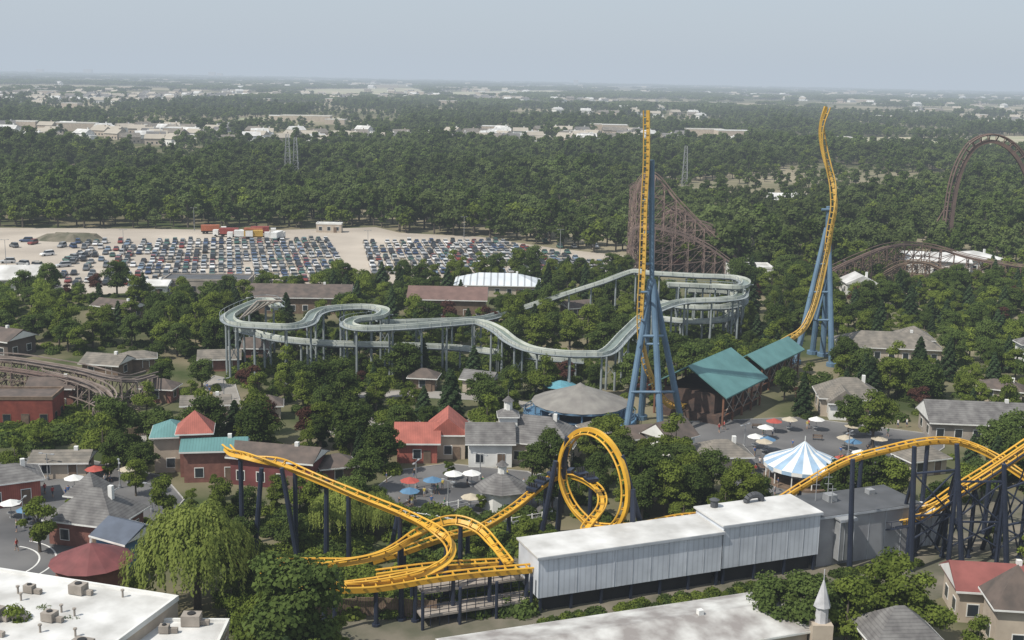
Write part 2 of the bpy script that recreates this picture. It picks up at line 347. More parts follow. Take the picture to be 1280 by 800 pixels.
building('white_cupola_tower',G(634,572),3.0,3.0,7.6,.05,'hip',1.3,WPAINT,SHING,over=.3,floors=2)
cu=empty('bell_cupola',G(634,572)+Vector((0,0,8.3))); q=MB(); q.cyl((0,0,0),(0,0,1.5),.75,n=8); q.obj('drum',WPAINT,cu); q=MB(); q.cone((0,0,1.5),1.0,.9,8); q.cyl((0,0,2.3),(0,0,3.4),.06,n=5); q.obj('cap',SHING,cu)
building('octagon_pavilion',G(627,632),6.6,6.6,3.0,0,'cone',2.6,WPAINT,SHING,n=8,over=.9)
cu=empty('pavilion_cupola',G(627,632)+Vector((0,0,4.9))); q=MB(); q.cyl((0,0,0),(0,0,1.4),.7,n=8); q.obj('drum',WPAINT,cu); q=MB(); q.cone((0,0,1.4),1.0,.8,8); q.cyl((0,0,2.1),(0,0,3.0),.05,n=5); q.obj('cap',SHING,cu)
building('brown_cottage',G(836,566),6,6,3.4,.7,'gable',2.6,WPAINT,BROWNR)
building('grey_cottage',G(900,585),8,6,3.0,.1,'hip',2.0,CREAM,SHTAN)
building('grey_cottage',G(790,560),6,5,2.6,.3,'gable',1.6,CREAM,BROWNR)
rb=empty('round_ride_pavilion',G(724,525)); clearell(724,534,76,30)
q=MB(); q.cyl((0,0,0),(0,0,.9),10.6,n=24); q.obj('deck',BLUEW,rb)
q=MB()
for i in range(24):
    an=2*math.pi*i/24; q.cyl((10.3*math.cos(an),10.3*math.sin(an),.9),(10.3*math.cos(an),10.3*math.sin(an),2.1),.08,n=5)
    b=2*math.pi*(i+1)/24
    for z in(1.5,2.1): q.cyl((10.3*math.cos(an),10.3*math.sin(an),z),(10.3*math.cos(b),10.3*math.sin(b),z),.07,n=5)
    if i%2==0: q.cyl((8.2*math.cos(an),8.2*math.sin(an),.9),(8.2*math.cos(an),8.2*math.sin(an),3.7),.16,n=6)
q.obj('railing_and_posts',BLUE,rb)
q=MB(); q.cyl((0,0,.9),(0,0,3.6),5,n=16); q.obj('core',DARK,rb)
q=MB(); q.cone((0,0,3.6),9.0,3.0,16,r1=.8); q.cone((0,0,6.5),1.1,.7,12); q.obj('roof',M('tan_grey_roof',(.24,.23,.21),(.17,.16,.15),.4,.85),rb)
q=MB(); q.cyl((0,0,3.2),(0,0,3.58),8.9,n=16); q.obj('fascia',BLUE,rb)
CANV=M('teal_canvas',(.12,.32,.40),None,.5,.7)
for p,s in(((700,500),3.5),((678,492),3)):
    e=empty('shade_canopy',G(*p)); q=MB(); q.cone((0,0,3),s,1,8,r1=.1); q.obj('canvas',CANV,e)
    q=MB(); [q.cyl((s*.7*math.cos(a),s*.7*math.sin(a),0),(s*.7*math.cos(a),s*.7*math.sin(a),3.1),.08,n=5) for a in(0.8,2.4,3.9,5.5)]; q.obj('poles',STEEL,e)
DTIM=M('dark_timber',(.10,.06,.045),(.05,.035,.03),1,.8)
def openshed(name,r0,r1,half,ez,rz,ext):
    t=(r1-r0); t.z=0; L=t.length; c=(r0+r1)/2; rot=math.atan2(t.y,t.x); e=empty(name,(c.x,c.y,0),rot); L/=2
    q=MB(); th=.25
    q.add([(-L,-half,ez),(L,-half,ez),(L,0,rz),(-L,0,rz),(-L,half,ez),(L,half,ez),(-L,-half,ez-th),(L,-half,ez-th),(L,0,rz-th),(-L,0,rz-th),(-L,half,ez-th),(L,half,ez-th)],
      [(0,1,2,3),(3,2,5,4),(6,9,8,7),(9,10,11,8),(0,6,7,1),(4,5,11,10),(0,3,9,6),(3,4,10,9),(1,7,8,2),(2,8,11,5)]); q.obj('roof',TEAL,e)
    q=MB(); q.box(-L+.8,L-.8,-half+1.6,half-1.6,0,1.6); q.box(-L+2,L-2,-half+3.2,half-2.5,1.6,ez-.2,0); q.obj('platform',DTIM,e)
    q=MB(); n=int(L*2/4); w=MB()
    for i in range(n+1):
        x=-L+1+(2*L-2)*i/n
        for y in(-half+1,half-1):
            q.box(x-.16,x+.16,y-.16,y+.16,0,ez+.3)
            if i<n:
                x2=x+(2*L-2)/n
                w.cyl((x,y-.2 if y<0 else y+.2,1.7),(x2,y-.2 if y<0 else y+.2,ez-.3),.08,n=4); w.cyl((x2,y-.25 if y<0 else y+.25,1.7),(x,y-.25 if y<0 else y+.25,ez-.3),.08,n=4)
                q.box(x,x2,y-.1,y+.1,1.6,1.8); q.box(x,x2,y-.1,y+.1,2.6,2.75)
    q.obj('timber_frame',ORWOOD,e); w.obj('cross_bracing',LWOOD,e)
    cc=[c+Matrix.Rotation(rot,3,'Z')@Vector((x,y,0)) for x,y in((-L-3,-half-8),(L+1,-half-8),(L+1,half+1),(-L-8,half+1))]; clearpoly(cc)
openshed('coaster_station',G(860,457,10.5),G(914,434,10.5),8.0,5.6,10.5,0)
openshed('coaster_station',G(934,443,8.0),G(985,420,8.0),4,5.6,8.0,0)
building('lodge',G(1108,447),22,10,3.5,-.1,'hip',2.8,CREAM,SHTAN); building('lodge_wing',G(1140,443),7,8,4.5,-.1,'hip',2.4,CREAM,SHTAN)
building('stone_house',G(1058,515),11,8,3.8,-.1,'hip',3.2,CREAM,SHTAN); building('stone_house',G(1050,520),5,6,3.4,-.1,'gable',2.6,WPAINT,SHTAN,clear=False,ridge='y')
building('long_barn',G(1222,545),19,9,3.6,-.08,'gable',3.0,LWOOD,SHING); building('white_tower_house',G(1282,460),4,4,6,0,'hip',1.5,WPAINT,SHING)
tn=empty('striped_carousel_tent',G(1003,600)); clearell(1003,608,54,34)
PBC=M('pale_blue_canvas',(.32,.46,.62),None,.5,.7)
q=MB(); q.cone((0,0,3.0),6.3,1.9,24,0,1,r1=2.0); q.cone((0,0,4.9),2.0,1.5,24,0,1,r1=.15); q.cyl((0,0,6.3),(0,0,7.3),.07,n=5)
q.obj('canvas',[WPAINT,PBC],tn)
q=MB()
for i in range(12):
    a=2*math.pi*i/12; q.cyl((5.9*math.cos(a),5.9*math.sin(a),0),(5.9*math.cos(a),5.9*math.sin(a),3.1),.1,n=6)
q.cyl((0,0,0),(0,0,3),1.6,n=12); q.obj('poles',WPAINT,tn); q=MB(); q.cyl((0,0,0),(0,0,.35),6.2,n=24); q.obj('platform',WOOD,tn)
q=MB()
for i in range(24):
    a=2*math.pi*i/24;b=2*math.pi*(i+1)/24; q.add([(6.3*math.cos(a),6.3*math.sin(a),3.0),(6.3*math.cos(b),6.3*math.sin(b),3.0),(6.32*math.cos(b),6.32*math.sin(b),2.4),(6.32*math.cos(a),6.32*math.sin(a),2.4)],[(0,1,2,3)],i%2)
q.obj('valance',[WPAINT,PBC],tn)
# left western area
building('red_barn',G(6,527),19,7,5.2,.08,'flat',1.0,BARN,BROWNR,trim=WOOD); building('mine_shed',G(-4,440),15,8,4,-.4,'gable',2,BROWNR,BROWNR)
building('mine_shed',G(135,468),8,6,3,-.2,'gable',1.6,WOOD,SHTAN); building('mine_shed',G(172,462),7,4,3,.3,'hip',1.2,WOOD,SHTAN); building('brick_workshop',G(70,508),8,6,4.4,.1,'gable',1.4,BRICK,BROWNR)
building('red_hut',G(275,460),8,6,2.8,.2,'gable',1.4,BRICK,SHTAN)
building('storefront',G(258,520),8,4,2.8,.2,'gable',1.3,CREAM,SHTAN); building('red_cabin',G(322,450),5,5,3.4,0,'gable',1.8,BRICK,BROWNR)
building('show_theatre',G(378,386),26,14,4.5,.05,'gable',2.4,WOOD,BROWNR); building('show_theatre',G(560,392),20,12,5,0,'gable',2.5,WOOD,M('dull_red_brown',(.17,.105,.09),None,.5,.8))
building('maintenance_building',G(262,364),24,10,4,.05,'flat',0,LWOOD,DGREY,trim=LWOOD); building('maintenance_building',G(190,368),10,8,3.4,.05,'gable',1,WPAINT,WHITER)
building('white_marquee',G(20,364),14,11,4.4,.25,'gable',3.2,WPAINT,WHITER,win=False); 
building('games_hall',G(622,366),24,13,3.4,0,'hip',2.6,CREAM,M('striped_metal_roof',(.62,.66,.70),(.5,.54,.58),.2,.6,stripe=('X',.16,.45)))
building('white_warehouse',G(935,347),14,10,4,0,'flat',0,WPAINT,WHITER); building('gable_pavilion',G(1072,366),9,8,3.6,0,'gable',2.4,WPAINT,WHITER,ridge='y')
building('white_canopy_hall',G(1165,338),22,16,4.5,-.2,'gable',2,WPAINT,WHITER); building('white_canopy_hall',G(1215,336),16,16,4.5,.1,'hip',2,WPAINT,WHITER)
building('toll_booth',G(412,290),10,4,3.5,0,'flat',0,CREAM,WHITER,clear=False)
building('white_canopy_hall',G(983,258),18,10,4,0,'gable',3,WPAINT,WHITER); building('white_canopy_hall',G(1212,268),22,10,5,.2,'gable',3,WPAINT,WHITER)
building('red_roof_depot',G(1240,765),10,7,4.2,-.1,'gable',2.2,CREAM,M('faded_red_roof',(.25,.08,.07),None,.5,.8)); building('turret_house',G(1262,805),5,5,5.5,-.1,'hip',4.2,CREAM,BROWNR)
building('grey_gable_house',G(1118,838),7,6,4.6,.1,'hip',3,CREAM,SHING)
for (a,b,w_,d_,rf,wl) in [(600,489,6,4,SHING,CREAM),(530,486,5,4,BROWNR,WOOD),(1250,500,8,5,BROWNR,CREAM),(200,500,6,4,BROWNR,BRICK),(420,600,5,4,BROWNR,BRICK),(1150,590,7,4,SHTAN,CREAM),(745,555,5,4,SHTAN,CREAM),(330,522,6,4,BROWNR,CREAM),(720,395,7,5,BROWNR,WOOD),(150,395,12,6,BROWNR,WOOD)]:
    building('park_cabin',G(a,b),w_,d_,2.9,random.uniform(-.5,.5),random.choice(['gable','hip']),1.5,wl,rf)
sp=empty('white_spire',G(1022,830)); q=MB(); q.box(-1.1,1.1,-1.1,1.1,0,5); q.obj('base',CREAM,sp); q=MB(); q.cyl((0,0,5),(0,0,6.8),.75,.7,8); q.cone((0,0,6.8),.95,3.2,8); q.cyl((0,0,9.9),(0,0,11),.06,n=5); q.obj('spire',M('spire_grey',(.5,.5,.52),None,1,.6),sp)
# ---------------- tracks ----------------
def catmull(pts,step=.7):
    K=[np.array(p,float) for p in pts]; K=[2*K[0]-K[1]]+K+[2*K[-1]-K[-2]]; out=[]
    for i in range(1,len(K)-2):
        L=np.linalg.norm(K[i+1][:3]-K[i][:3]); n=max(2,int(L/step))
        for j in range(n):
            t=j/n; out.append(.5*((2*K[i])+(-K[i-1]+K[i+1])*t+(2*K[i-1]-5*K[i]+4*K[i+1]-K[i+2])*t*t+(-K[i-1]+3*K[i]-3*K[i+1]+K[i+2])*t**3))
    out.append(K[-2]); return out
def frames(S,bank=1.0,hasup=False):
    P=[Vector(s[:3]) for s in S]; n=len(P); Rr=[];U=[]; T=[]
    for i in range(n): T.append((P[min(i+1,n-1)]-P[max(i-1,0)]).normalized())
    for i in range(n):
        if hasup: up=Vector(S[i][3:6])
        else:
            a=T[min(i+4,n-1)]-T[max(i-4,0)]; a.z=0; up=Vector((0,0,1))+a*bank
        r=T[i].cross(up).normalized(); u=r.cross(T[i]).normalized(); Rr.append(r);U.append(u)
    return P,T,Rr,U
def track(mb,pts,s=1.0,bank=1.0,hasup=False,tie=1.3,mi=0,spine=.26,so=.55):
    S=catmull([tuple(p[:3])+(tuple(p[3:]) if hasup else ()) for p in pts],.6*s); P,T,Rr,U=frames(S,bank,hasup)
    o8=[(math.cos(a),math.sin(a)) for a in[i*math.pi/3 for i in range(6)]]
    for sd in(-1,1): mb.sweep(P,Rr,U,[(sd*.58*s+.13*s*a,.13*s*b) for a,b in o8],mi)
    mb.sweep(P,Rr,U,[(spine*s*a,-so*s+spine*s*b) for a,b in((-1,-1),(1,-1),(1,1),(-1,1))],mi)
    acc=0
    for i in range(1,len(P)):
        acc+=(P[i]-P[i-1]).length
        if acc>=tie*s:
            acc=0
            for sd in(-1,1): mb.cyl(P[i]+Rr[i]*sd*.58*s,P[i]-U[i]*so*s,.09*s,n=4,mi=mi)
            mb.cyl(P[i]-Rr[i]*.58*s,P[i]+Rr[i]*.58*s,.08*s,n=4,mi=mi)
    return P,T,Rr,U
yc=empty('yellow_roller_coaster'); tb=MB(); sb=MB()
def col(mb,p,foot=None,r=.3,drop=.8):
    p=Vector(p)-Vector((0,0,drop)); f=Vector(foot) if foot is not None else Vector((p.x,p.y,0)); f.z=0
    mb.cyl(f,p,r*1.15,r,8); mb.cyl(f,f+Vector((0,0,.3)),r*2,r*2,8)
A=[D(283,556,154),D(293,564,152),D(315,569,150),D(350,577,149),D(400,597,146),D(455,620,143),D(500,638,140),D(536,656,137),D(558,674,134.5),D(560,693,132.5),D(540,708,131),D(495,719,129.5),D(450,726,128.5),D(405,729,128),D(365,726,128.5),D(336,717,130),D(342,706,132.5),D(385,702,134),D(440,698,135),D(480,688,136.5),D(512,670,138.5),D(540,656,140.5),D(570,650,141.5),D(598,660,140),D(618,680,137),D(636,702,133.5)]
P1,_,_,_=track(tb,A,bank=1.2)
Bk=[D(418,733,126.5),D(470,731,128),D(540,720,130),D(600,713,131.8),D(672,707,134)]
P2,_,_,_=track(tb,Bk,bank=0)
Bk2=[D(470,715,133),D(540,706,134.5),D(600,702,136),D(640,700,137)]
P6,_,_,_=track(tb,Bk2,bank=0)
Cn=D(741,601,150); Rl=6.3; hh=Vector((.66,-.75,0)); nn=Vector((.75,.66,0))
loop=[]
pre=[D(465,698,141),D(505,686,142),D(545,672,144),D(580,663,147),D(607,655,150),D(645,631,157),D(678,604,163),D(700,592,165.5),D(724,594,164),D(748,610,159),D(752,632,154)]
for p in pre: loop.append(tuple(p)+(0,0,1))
for i in range(0,17):
    th=2*math.pi*i/16; rr=Rl*(1.0+.06*math.cos(th))
    p=Cn+hh*(math.sin(th)*rr)+Vector((0,0,-math.cos(th)*Rl))+nn*(-1.1+2.2*i/16); u=(Cn-p); u-=nn*u.dot(nn); loop.append(tuple(p)+tuple(u.normalized()))
for p in[D(800,655,148),D(850,645,152),D(905,640,156),D(945,634,159),D(968,626,160),D(1000,606,160),D(1055,575,160),D(1110,559,160),D(1160,549,161),D(1200,550,162),D(1240,566,161),D(1280,592,158),D(1330,622,156)]: loop.append(tuple(p)+(0,0,1))
P3,_,_,_=track(tb,loop,hasup=True)
Cc=[D(1340,520,152),D(1280,562,152),D(1235,592,152),D(1195,617,152),D(1160,640,152),D(1130,648,153),D(1090,650,154)]
P4,_,_,_=track(tb,Cc,bank=0); P5,_,_,_=track(tb,[Vector(p)+Vector((1.2,2.6,.4)) for p in Cc],bank=0)
tb.obj('track',YEL,yc)
for P,st in((P1,13),(P3,15)):
    for i in range(6,len(P),st):
        if P[i].z>2 and not(P is P3 and (P[i]-Cn).length<8.5): col(sb,P[i])
for P in(P2,P6):
    for i in range(0,len(P),7): col(sb,P[i],r=.25)
for a,b in(((327,585),(318,690)),((352,585),(372,700)),((408,600),(408,705)),((498,640),(486,700)),((1066,574),(1066,660)),((1143,558),(1143,665)),((1196,555),(1206,680)),((1255,580),(1258,720))):
    Yc=147.0; top=D(*a,Yc); f=D(b[0],b[1],Yc); sb.cyl((f.x,f.y,0),top,.38,.3,8)
for (x0,x1,yt0,yt1,Yc) in((1143,1196,590,585,151),(1196,1256,600,600,150),(1256,1310,610,590,150)):
    a=D(x0,yt0,Yc);b=D(x1,yt1,Yc)
    for z0,z1 in((.2,.5),(.5,.98)):
        sb.cyl((a.x,a.y,a.z*z0),(b.x,b.y,b.z*z1),.13,n=5); sb.cyl((b.x,b.y,b.z*z0),(a.x,a.y,a.z*z1),.13,n=5); sb.cyl((a.x,a.y,a.z*z1),(b.x,b.y,b.z*z1),.16,n=5)
    sb.cyl((a.x,a.y,0),a,.25,n=8); sb.cyl((b.x,b.y,0),b,.25,n=8)
    sb.cyl((a.x,a.y+5,0),a,.25,n=8); sb.cyl((b.x,b.y+5,0),b,.25,n=8)
for s in(-1,1):
    for k in(.15,.95):
        p=Cn+hh*(s*Rl*math.cos(k*.9))+Vector((0,0,Rl*math.sin(k*.9))); p=p+hh*s*.9; f=p+hh*s*(4 if k>.5 else 1.5)+nn*(2.5 if k>.5 else -1); sb.cyl((f.x,f.y,0),p,.42,.36,8)
for P in(P4,P5):
    for i in range(3,len(P)-3,7): col(sb,P[i],r=.2)
for i in range(3,len(P4)-10,7):
    a=P4[i];b=P5[min(i+7,len(P5)-1)]; a2=P4[i+7]
    sb.cyl((a.x,a.y,.3),(a2.x,a2.y,a2.z-.8),.12,n=5); sb.cyl((a.x,a.y,a.z-.9),(a2.x,a2.y,.3),.12,n=5); sb.cyl((a.x,a.y,a.z-.9),(P5[i].x,P5[i].y,P5[i].z-.9),.12,n=5)
sb.obj('supports',NAVY,yc)
q=MB(); S=[P4[i]+Vector((-1.5,-1.6,-.9)) for i in range(0,len(P4),3)]
for a,b in zip(S,S[1:]):
    q.cyl(a,b,.12,n=4); q.cyl(a+Vector((0,0,1)),b+Vector((0,0,1)),.05,n=4); q.cyl(a,a+Vector((0,0,1)),.05,n=4); q.cyl(a+Vector((.6,.8,0)),b+Vector((.6,.8,0)),.12,n=4); q.cyl(a,a+Vector((.6,.8,0)),.12,n=4)
q.obj('maintenance_walkway',NAVY,yc)
tr_=empty('coaster_train'); q=MB(); q2=MB()
idx=min(range(len(P3)),key=lambda i:(P3[i]-D(700,592,165.5)).length)
for k in range(6):
    i=max(2,idx-10+k*4); p=P3[i]; t=(P3[i+1]-P3[i-1]).normalized(); s_=Vector((t.y,-t.x,0)).normalized(); u=Vector((0,0,1))
    vs=[p+t*a+s_*b+u*c for c,w_ in((.15,.75),(.6,.85)) for a,b in((-.8,-w_),(.8,-w_),(.8,w_),(-.8,w_))]; q.add(vs,[(3,2,1,0),(4,5,6,7),(0,1,5,4),(1,2,6,5),(2,3,7,6),(3,0,4,7)])
    for b in(-.6,-.2,.2,.6):
        q2.cyl(p+s_*b+u*.6-t*.2,p+s_*b+u*1.25-t*.35,.16,.12,6)
q.obj('cars',NAVY,tr_); q2.obj('seats',DARK,tr_)
pl=empty('loading_platform'); q=MB(); r_=MB()
def XP(t,qq,zz): return A0+dirr*t+perp*qq+Vector((0,0,zz))
for k,(z,q0,q1) in enumerate(((1.2,1,4),(2.9,3.6,6.2))):
    t0=-14+k*1;t1=-.3
    vs=[XP(t0,q0,z),XP(t1,q0,z),XP(t1,q1,z),XP(t0,q1,z)]; vs+=[v+Vector((0,0,.25)) for v in vs]; q.add(vs,[(3,2,1,0),(4,5,6,7),(0,1,5,4),(1,2,6,5),(2,3,7,6),(3,0,4,7)])
    t=t0
    while t<t1:
        for qq in(q0+.1,q1-.1):
            r_.cyl(XP(t,qq,0),XP(t,qq,z+1.4),.05,n=5)
        t+=1.1
    for hz_ in(.75,1.4):
        for qq in(q0+.1,q1-.1): r_.cyl(XP(t0,qq,z+hz_),XP(t1,qq,z+hz_),.045,n=5)
for t in(-14,-9.5,-5,-.6):
    r_.cyl(XP(t,.6,0),XP(t,.6,4.6),.2,n=8); 
q.obj('decks',LWOOD,pl); r_.obj('railings',NAVY,pl)
def fence(name,px,h,mat,post=2.0,solid=True):
    q=MB(); P=[G(a,b) for a,b in px]
    for a,b in zip(P,P[1:]):
        t=b-a; L=t.length; t.normalize(); s=Vector((-t.y,t.x,0))*.05; n=max(1,int(L/post))
        for i in range(n+1): p=a+t*(L*i/n); q.box(p.x-.09,p.x+.09,p.y-.09,p.y+.09,0,h+.15)
        if solid:
            m_=int(L/.3)
            for i in range(m_):
                p0=a+t*(L*i/m_+.02); p1=a+t*(L*(i+1)/m_-.02); hh_=h+random.uniform(-.06,.06)
                vs=[p0-s+Vector((0,0,.1)),p1-s+Vector((0,0,.1)),p1+s+Vector((0,0,.1)),p0+s+Vector((0,0,.1))]; vs+=[v+Vector((0,0,hh_-.1)) for v in vs]; q.add(vs,[(4,5,6,7),(0,1,5,4),(1,2,6,5),(2,3,7,6),(3,0,4,7)])
        else:
            for z in(h*.5,h): q.cyl(a+Vector((0,0,z)),b+Vector((0,0,z)),.06,n=4)
    q.obj(name,mat)
fence('wooden_fence',[(395,775),(470,770),(545,775)],2.4,WOOD); fence('wooden_fence',[(140,548),(235,540),(300,522)],1.6,WOOD)
fence('white_railing',[(455,640),(520,650),(600,664),(690,648)],1.1,WPAINT,1.5,False); fence('white_railing',[(545,640),(600,630),(650,640)],1.1,WPAINT,1.5,False)
fence('metal_fence',[(1180,745),(1240,738),(1310,740)],2.0,STEEL,2,False)
# ---------------- vertical spike coaster ----------------
vc=empty('impulse_roller_coaster'); tb=MB(); sb=MB(); YB=208.0
T1=[]
for (px,py,Y,u) in[(808,138,208,(-.6,-1,0)),(808,200,208,(-.6,-1,0)),(805,260,208,(-.6,-1,0)),(803,330,208,(-.6,-1,0)),(800,400,208,(-.6,-1,0)),(803,440,208,(-.8,-.8,.2)),(812,474,209,(-.8,-.3,.5)),(830,500,212,(-.5,.1,.8)),(850,505,217,(0,0,1)),(872,497,222,(0,0,1)),(905,483,230,(0,0,1))]:
    T1.append(tuple(D(px,py,Y))+u)
track(tb,T1,.95,hasup=True,tie=1.0,so=.7)
T2=[]
for (px,py,Y,u) in[(1036,134,270,(1,.3,0)),(1030,158,270,(1,-.3,0)),(1031,182,270,(.8,-1,0)),(1036,208,269,(.3,-1,0)),(1041,232,268,(-.4,-1,0)),(1041,258,267,(-1,-.5,0)),(1036,285,267,(-1,-.3,0)),(1030,320,267,(-1,0,.1)),(1023,352,266,(-1,0,.3)),(1015,382,265,(-1,0,.4)),(1003,408,263,(-.8,0,.7)),(985,422,260,(0,0,1)),(955,440,250,(0,0,1))]:
    T2.append(tuple(D(px,py,Y))+u)
track(tb,T2,1.15,hasup=True,tie=1.0,so=.7)
tb.obj('track',YEL2,vc)
def leg(a,b,Y0,Y1,r0,r1): 
    p=D(*a,Y0); q_=D(*b,Y1); sb.cyl(q_,p,r0,r1,10)
leg((814,200),(815,352),209.5,209.5,.42,.6)
for (bx,by,Y) in((782,530,204),(801,528,216),(827,535,203),(852,530,214)):
    f=D(bx,by,Y); f.z=0; sb.cyl(f,D(813 if bx<810 else 816,350,209.5),.62,.5,10); sb.cyl(f,f+Vector((0,0,.8)),1.2,1.2,10)
for y in(352,420,490):
    k=(y-350)/180; l=D(813-31*k,y,209.5-5.5*k); r=D(816+11*k,y,209.5-6.5*k); r2=D(816+36*k,y,209.5+4.5*k); l2=D(813-12*k,y,209.5+6.5*k)
    for a,b in((l,r),(r,r2),(r2,l2),(l2,l)): sb.cyl(a,b,.25,n=8)
for y in(210,250,290,330): sb.cyl(D(805,y,208.4),D(814,y,209.5),.25,n=8)
for y in(365,400,432): sb.cyl(D(802,y,208.4),D(813-31*(y-350)/180,y,206),.22,n=8)
sb.cyl(D(800,430,208.4),D(824,430,206.5),.22,n=8)
leg((1036,258),(1034,300),268.5,268.5,.5,.6)
for (ax,bx,by,Y) in((1033,996,425,264),(1036,1040,452,262),(1034,1016,432,274),(1037,1028,446,272)):
    f=D(bx,by,Y); f.z=0; sb.cyl(f,D(ax,285,268.5),.7,.5,10); sb.cyl(f,f+Vector((0,0,.8)),1.3,1.3,10)
for y in(300,330,365,400):
    k=(y-285)/150; a=D(1033-37*k,y,268.5-4*k); b=D(1036+4*k,y,268.5-6*k); c_=D(1034-15*k,y,268.5+5*k); sb.cyl(a,b,.24,n=8); sb.cyl(b,c_,.22,n=8); sb.cyl(a,c_,.22,n=8)
sb.cyl(D(1034,300,268.5),D(1012,372,266),.4,n=8); sb.cyl(D(1038,330,267.5),D(1020,400,264.5),.3,n=8)
sb.cyl(D(1027,262,268),D(1046,262,268),.3,n=8)
sb.obj('supports',BLUE,vc)
for s in[(795,540,36,30),(1015,448,30,22),(1010,470,26,14)]: clearell(*s)
clearell(860,520,60,22)
# ---------------- log flume ----------------
fl=empty('log_flume_ride'); fb=MB(); wb=MB(); cb=MB()
def flume(pts,every=6.0,cols=True,w=1.05,h=.6,dbl=True):
    S=catmull([tuple(p) for p in pts],.8); P,T,Rr,U=frames(S,0.0)
    fb.sweep(P,Rr,U,[(-w,-.2),(w,-.2),(w,h),(w-.16,h),(w-.35,0),(-w+.35,0),(-w+.16,h),(-w,h)]); wb.sweep(P,Rr,U,[(-w+.30,.15),(w-.30,.15)],closed=False)
    for i in range(0,len(P),3):
        for sd in(-1,1): fb.cyl(P[i]+Rr[i]*sd*(w+.04)+Vector((0,0,-.25)),P[i]+Rr[i]*sd*(w+.04)+Vector((0,0,h+.05)),.06,n=4)
    cb.sweep(P,Rr,U,[(-.5,-.65),(.5,-.65),(.5,-.24),(-.5,-.24)])
    cb.sweep(P,Rr,U,[((w+.1),-.1),((w+.9),-.1),((w+.9),0),((w+.1),0)]); cb.sweep(P,Rr,U,[((w+.85),.95),((w+.93),.95),((w+.93),1.03),((w+.85),1.03)])
    for i in range(0,len(P),3): cb.cyl(P[i]+Rr[i]*(w+.88),P[i]+Rr[i]*(w+.88)+Vector((0,0,1)),.04,n=4)
    acc=0; n_=0
    for i in range(1,len(P)):
        acc+=(P[i]-P[i-1]).length
        if acc>every:
            acc=0; n_+=1
            if cols and P[i].z>2:
                p=P[i]; r=Rr[i]*.9
                cb.cyl((p.x+r.x,p.y+r.y,0),(p.x+r.x,p.y+r.y,p.z-.2),.26,.22,8)
                if dbl and n_%2:
                    cb.cyl((p.x-r.x,p.y-r.y,0),(p.x-r.x,p.y-r.y,p.z-.2),.26,.22,8); cb.cyl((p.x+r.x,p.y+r.y,p.z*.35),(p.x-r.x,p.y-r.y,p.z*.65),.09,n=5); cb.cyl((p.x-r.x,p.y-r.y,p.z*.35),(p.x+r.x,p.y+r.y,p.z*.65),.09,n=5)
                cb.cyl(p-Rr[i]*1.8-Vector((0,0,.45)),p+Rr[i]*1.8-Vector((0,0,.45)),.16,n=6)
Fp=[(345,384,12.5),(332,376,12.5),(305,385,12.4),(287,396,12.4),(296,405,12.2),(330,408,12.2),(362,409,12.1),(383,404,12),(393,392,12),(415,386,11.9),(455,384,11.8),(480,388,11.7),(474,396,11.6),(445,400,11.5),(436,406,11.4),(455,411,11.3),(510,409,11.1),(560,405,10.9),(597,403,10.7),(622,412,10.2),(642,427,9.6),(665,437,9.2),(700,442,9),(735,443,8.8),(758,440,8.8),(782,416,9.2),(810,392,9.8),(850,378,10.3),(900,375,10.8),(924,371,11.2),(920,361,11.5),(880,358,12),(835,356,12.4)]
flume([G(*p) for p in Fp])
flume([G(*p) for p in[(652,386,2.5),(700,370,6),(750,354,9.8),(790,340,13),(815,342,13.2),(870,345,13.2),(915,347,13.2),(932,352,13),(926,359,12.8),(890,358,12.8)]],6)
flume([G(*p) for p in[(825,378,8.0),(860,384,8.0),(905,384,8.2),(926,377,8.4),(912,366,9.2),(860,363,9.6)]],6)
flume([G(*p) for p in[(820,398,5.0),(860,402,5.0),(900,400,5.2),(916,392,5.4),(900,386,5.6)]],6)
flume([G(*p) for p in[(478,404,8.5),(540,402,8),(600,399,7),(628,392,5)]],8)
flume([G(*p) for p in[(300,412,8),(350,424,7.5),(420,430,7),(500,432,6),(580,436,5),(660,446,4.5),(730,452,4)]],8,w=.9)
fb.obj('channels',FLUME,fl); wb.obj('water',WATER,fl); cb.obj('columns',COLM,fl)
q=MB()
for k in range(6):
    q.cyl(G(300+8*k,398-4*k,12.5),G(322+6*k,376,16),.2,n=6)
q.cyl(G(300,398,12.5),G(340,378,12.5),.2,n=6); q.cyl(G(322,376,16),G(352,376,16),.2,n=6)
q.obj('lift_frame',LWOOD,fl)
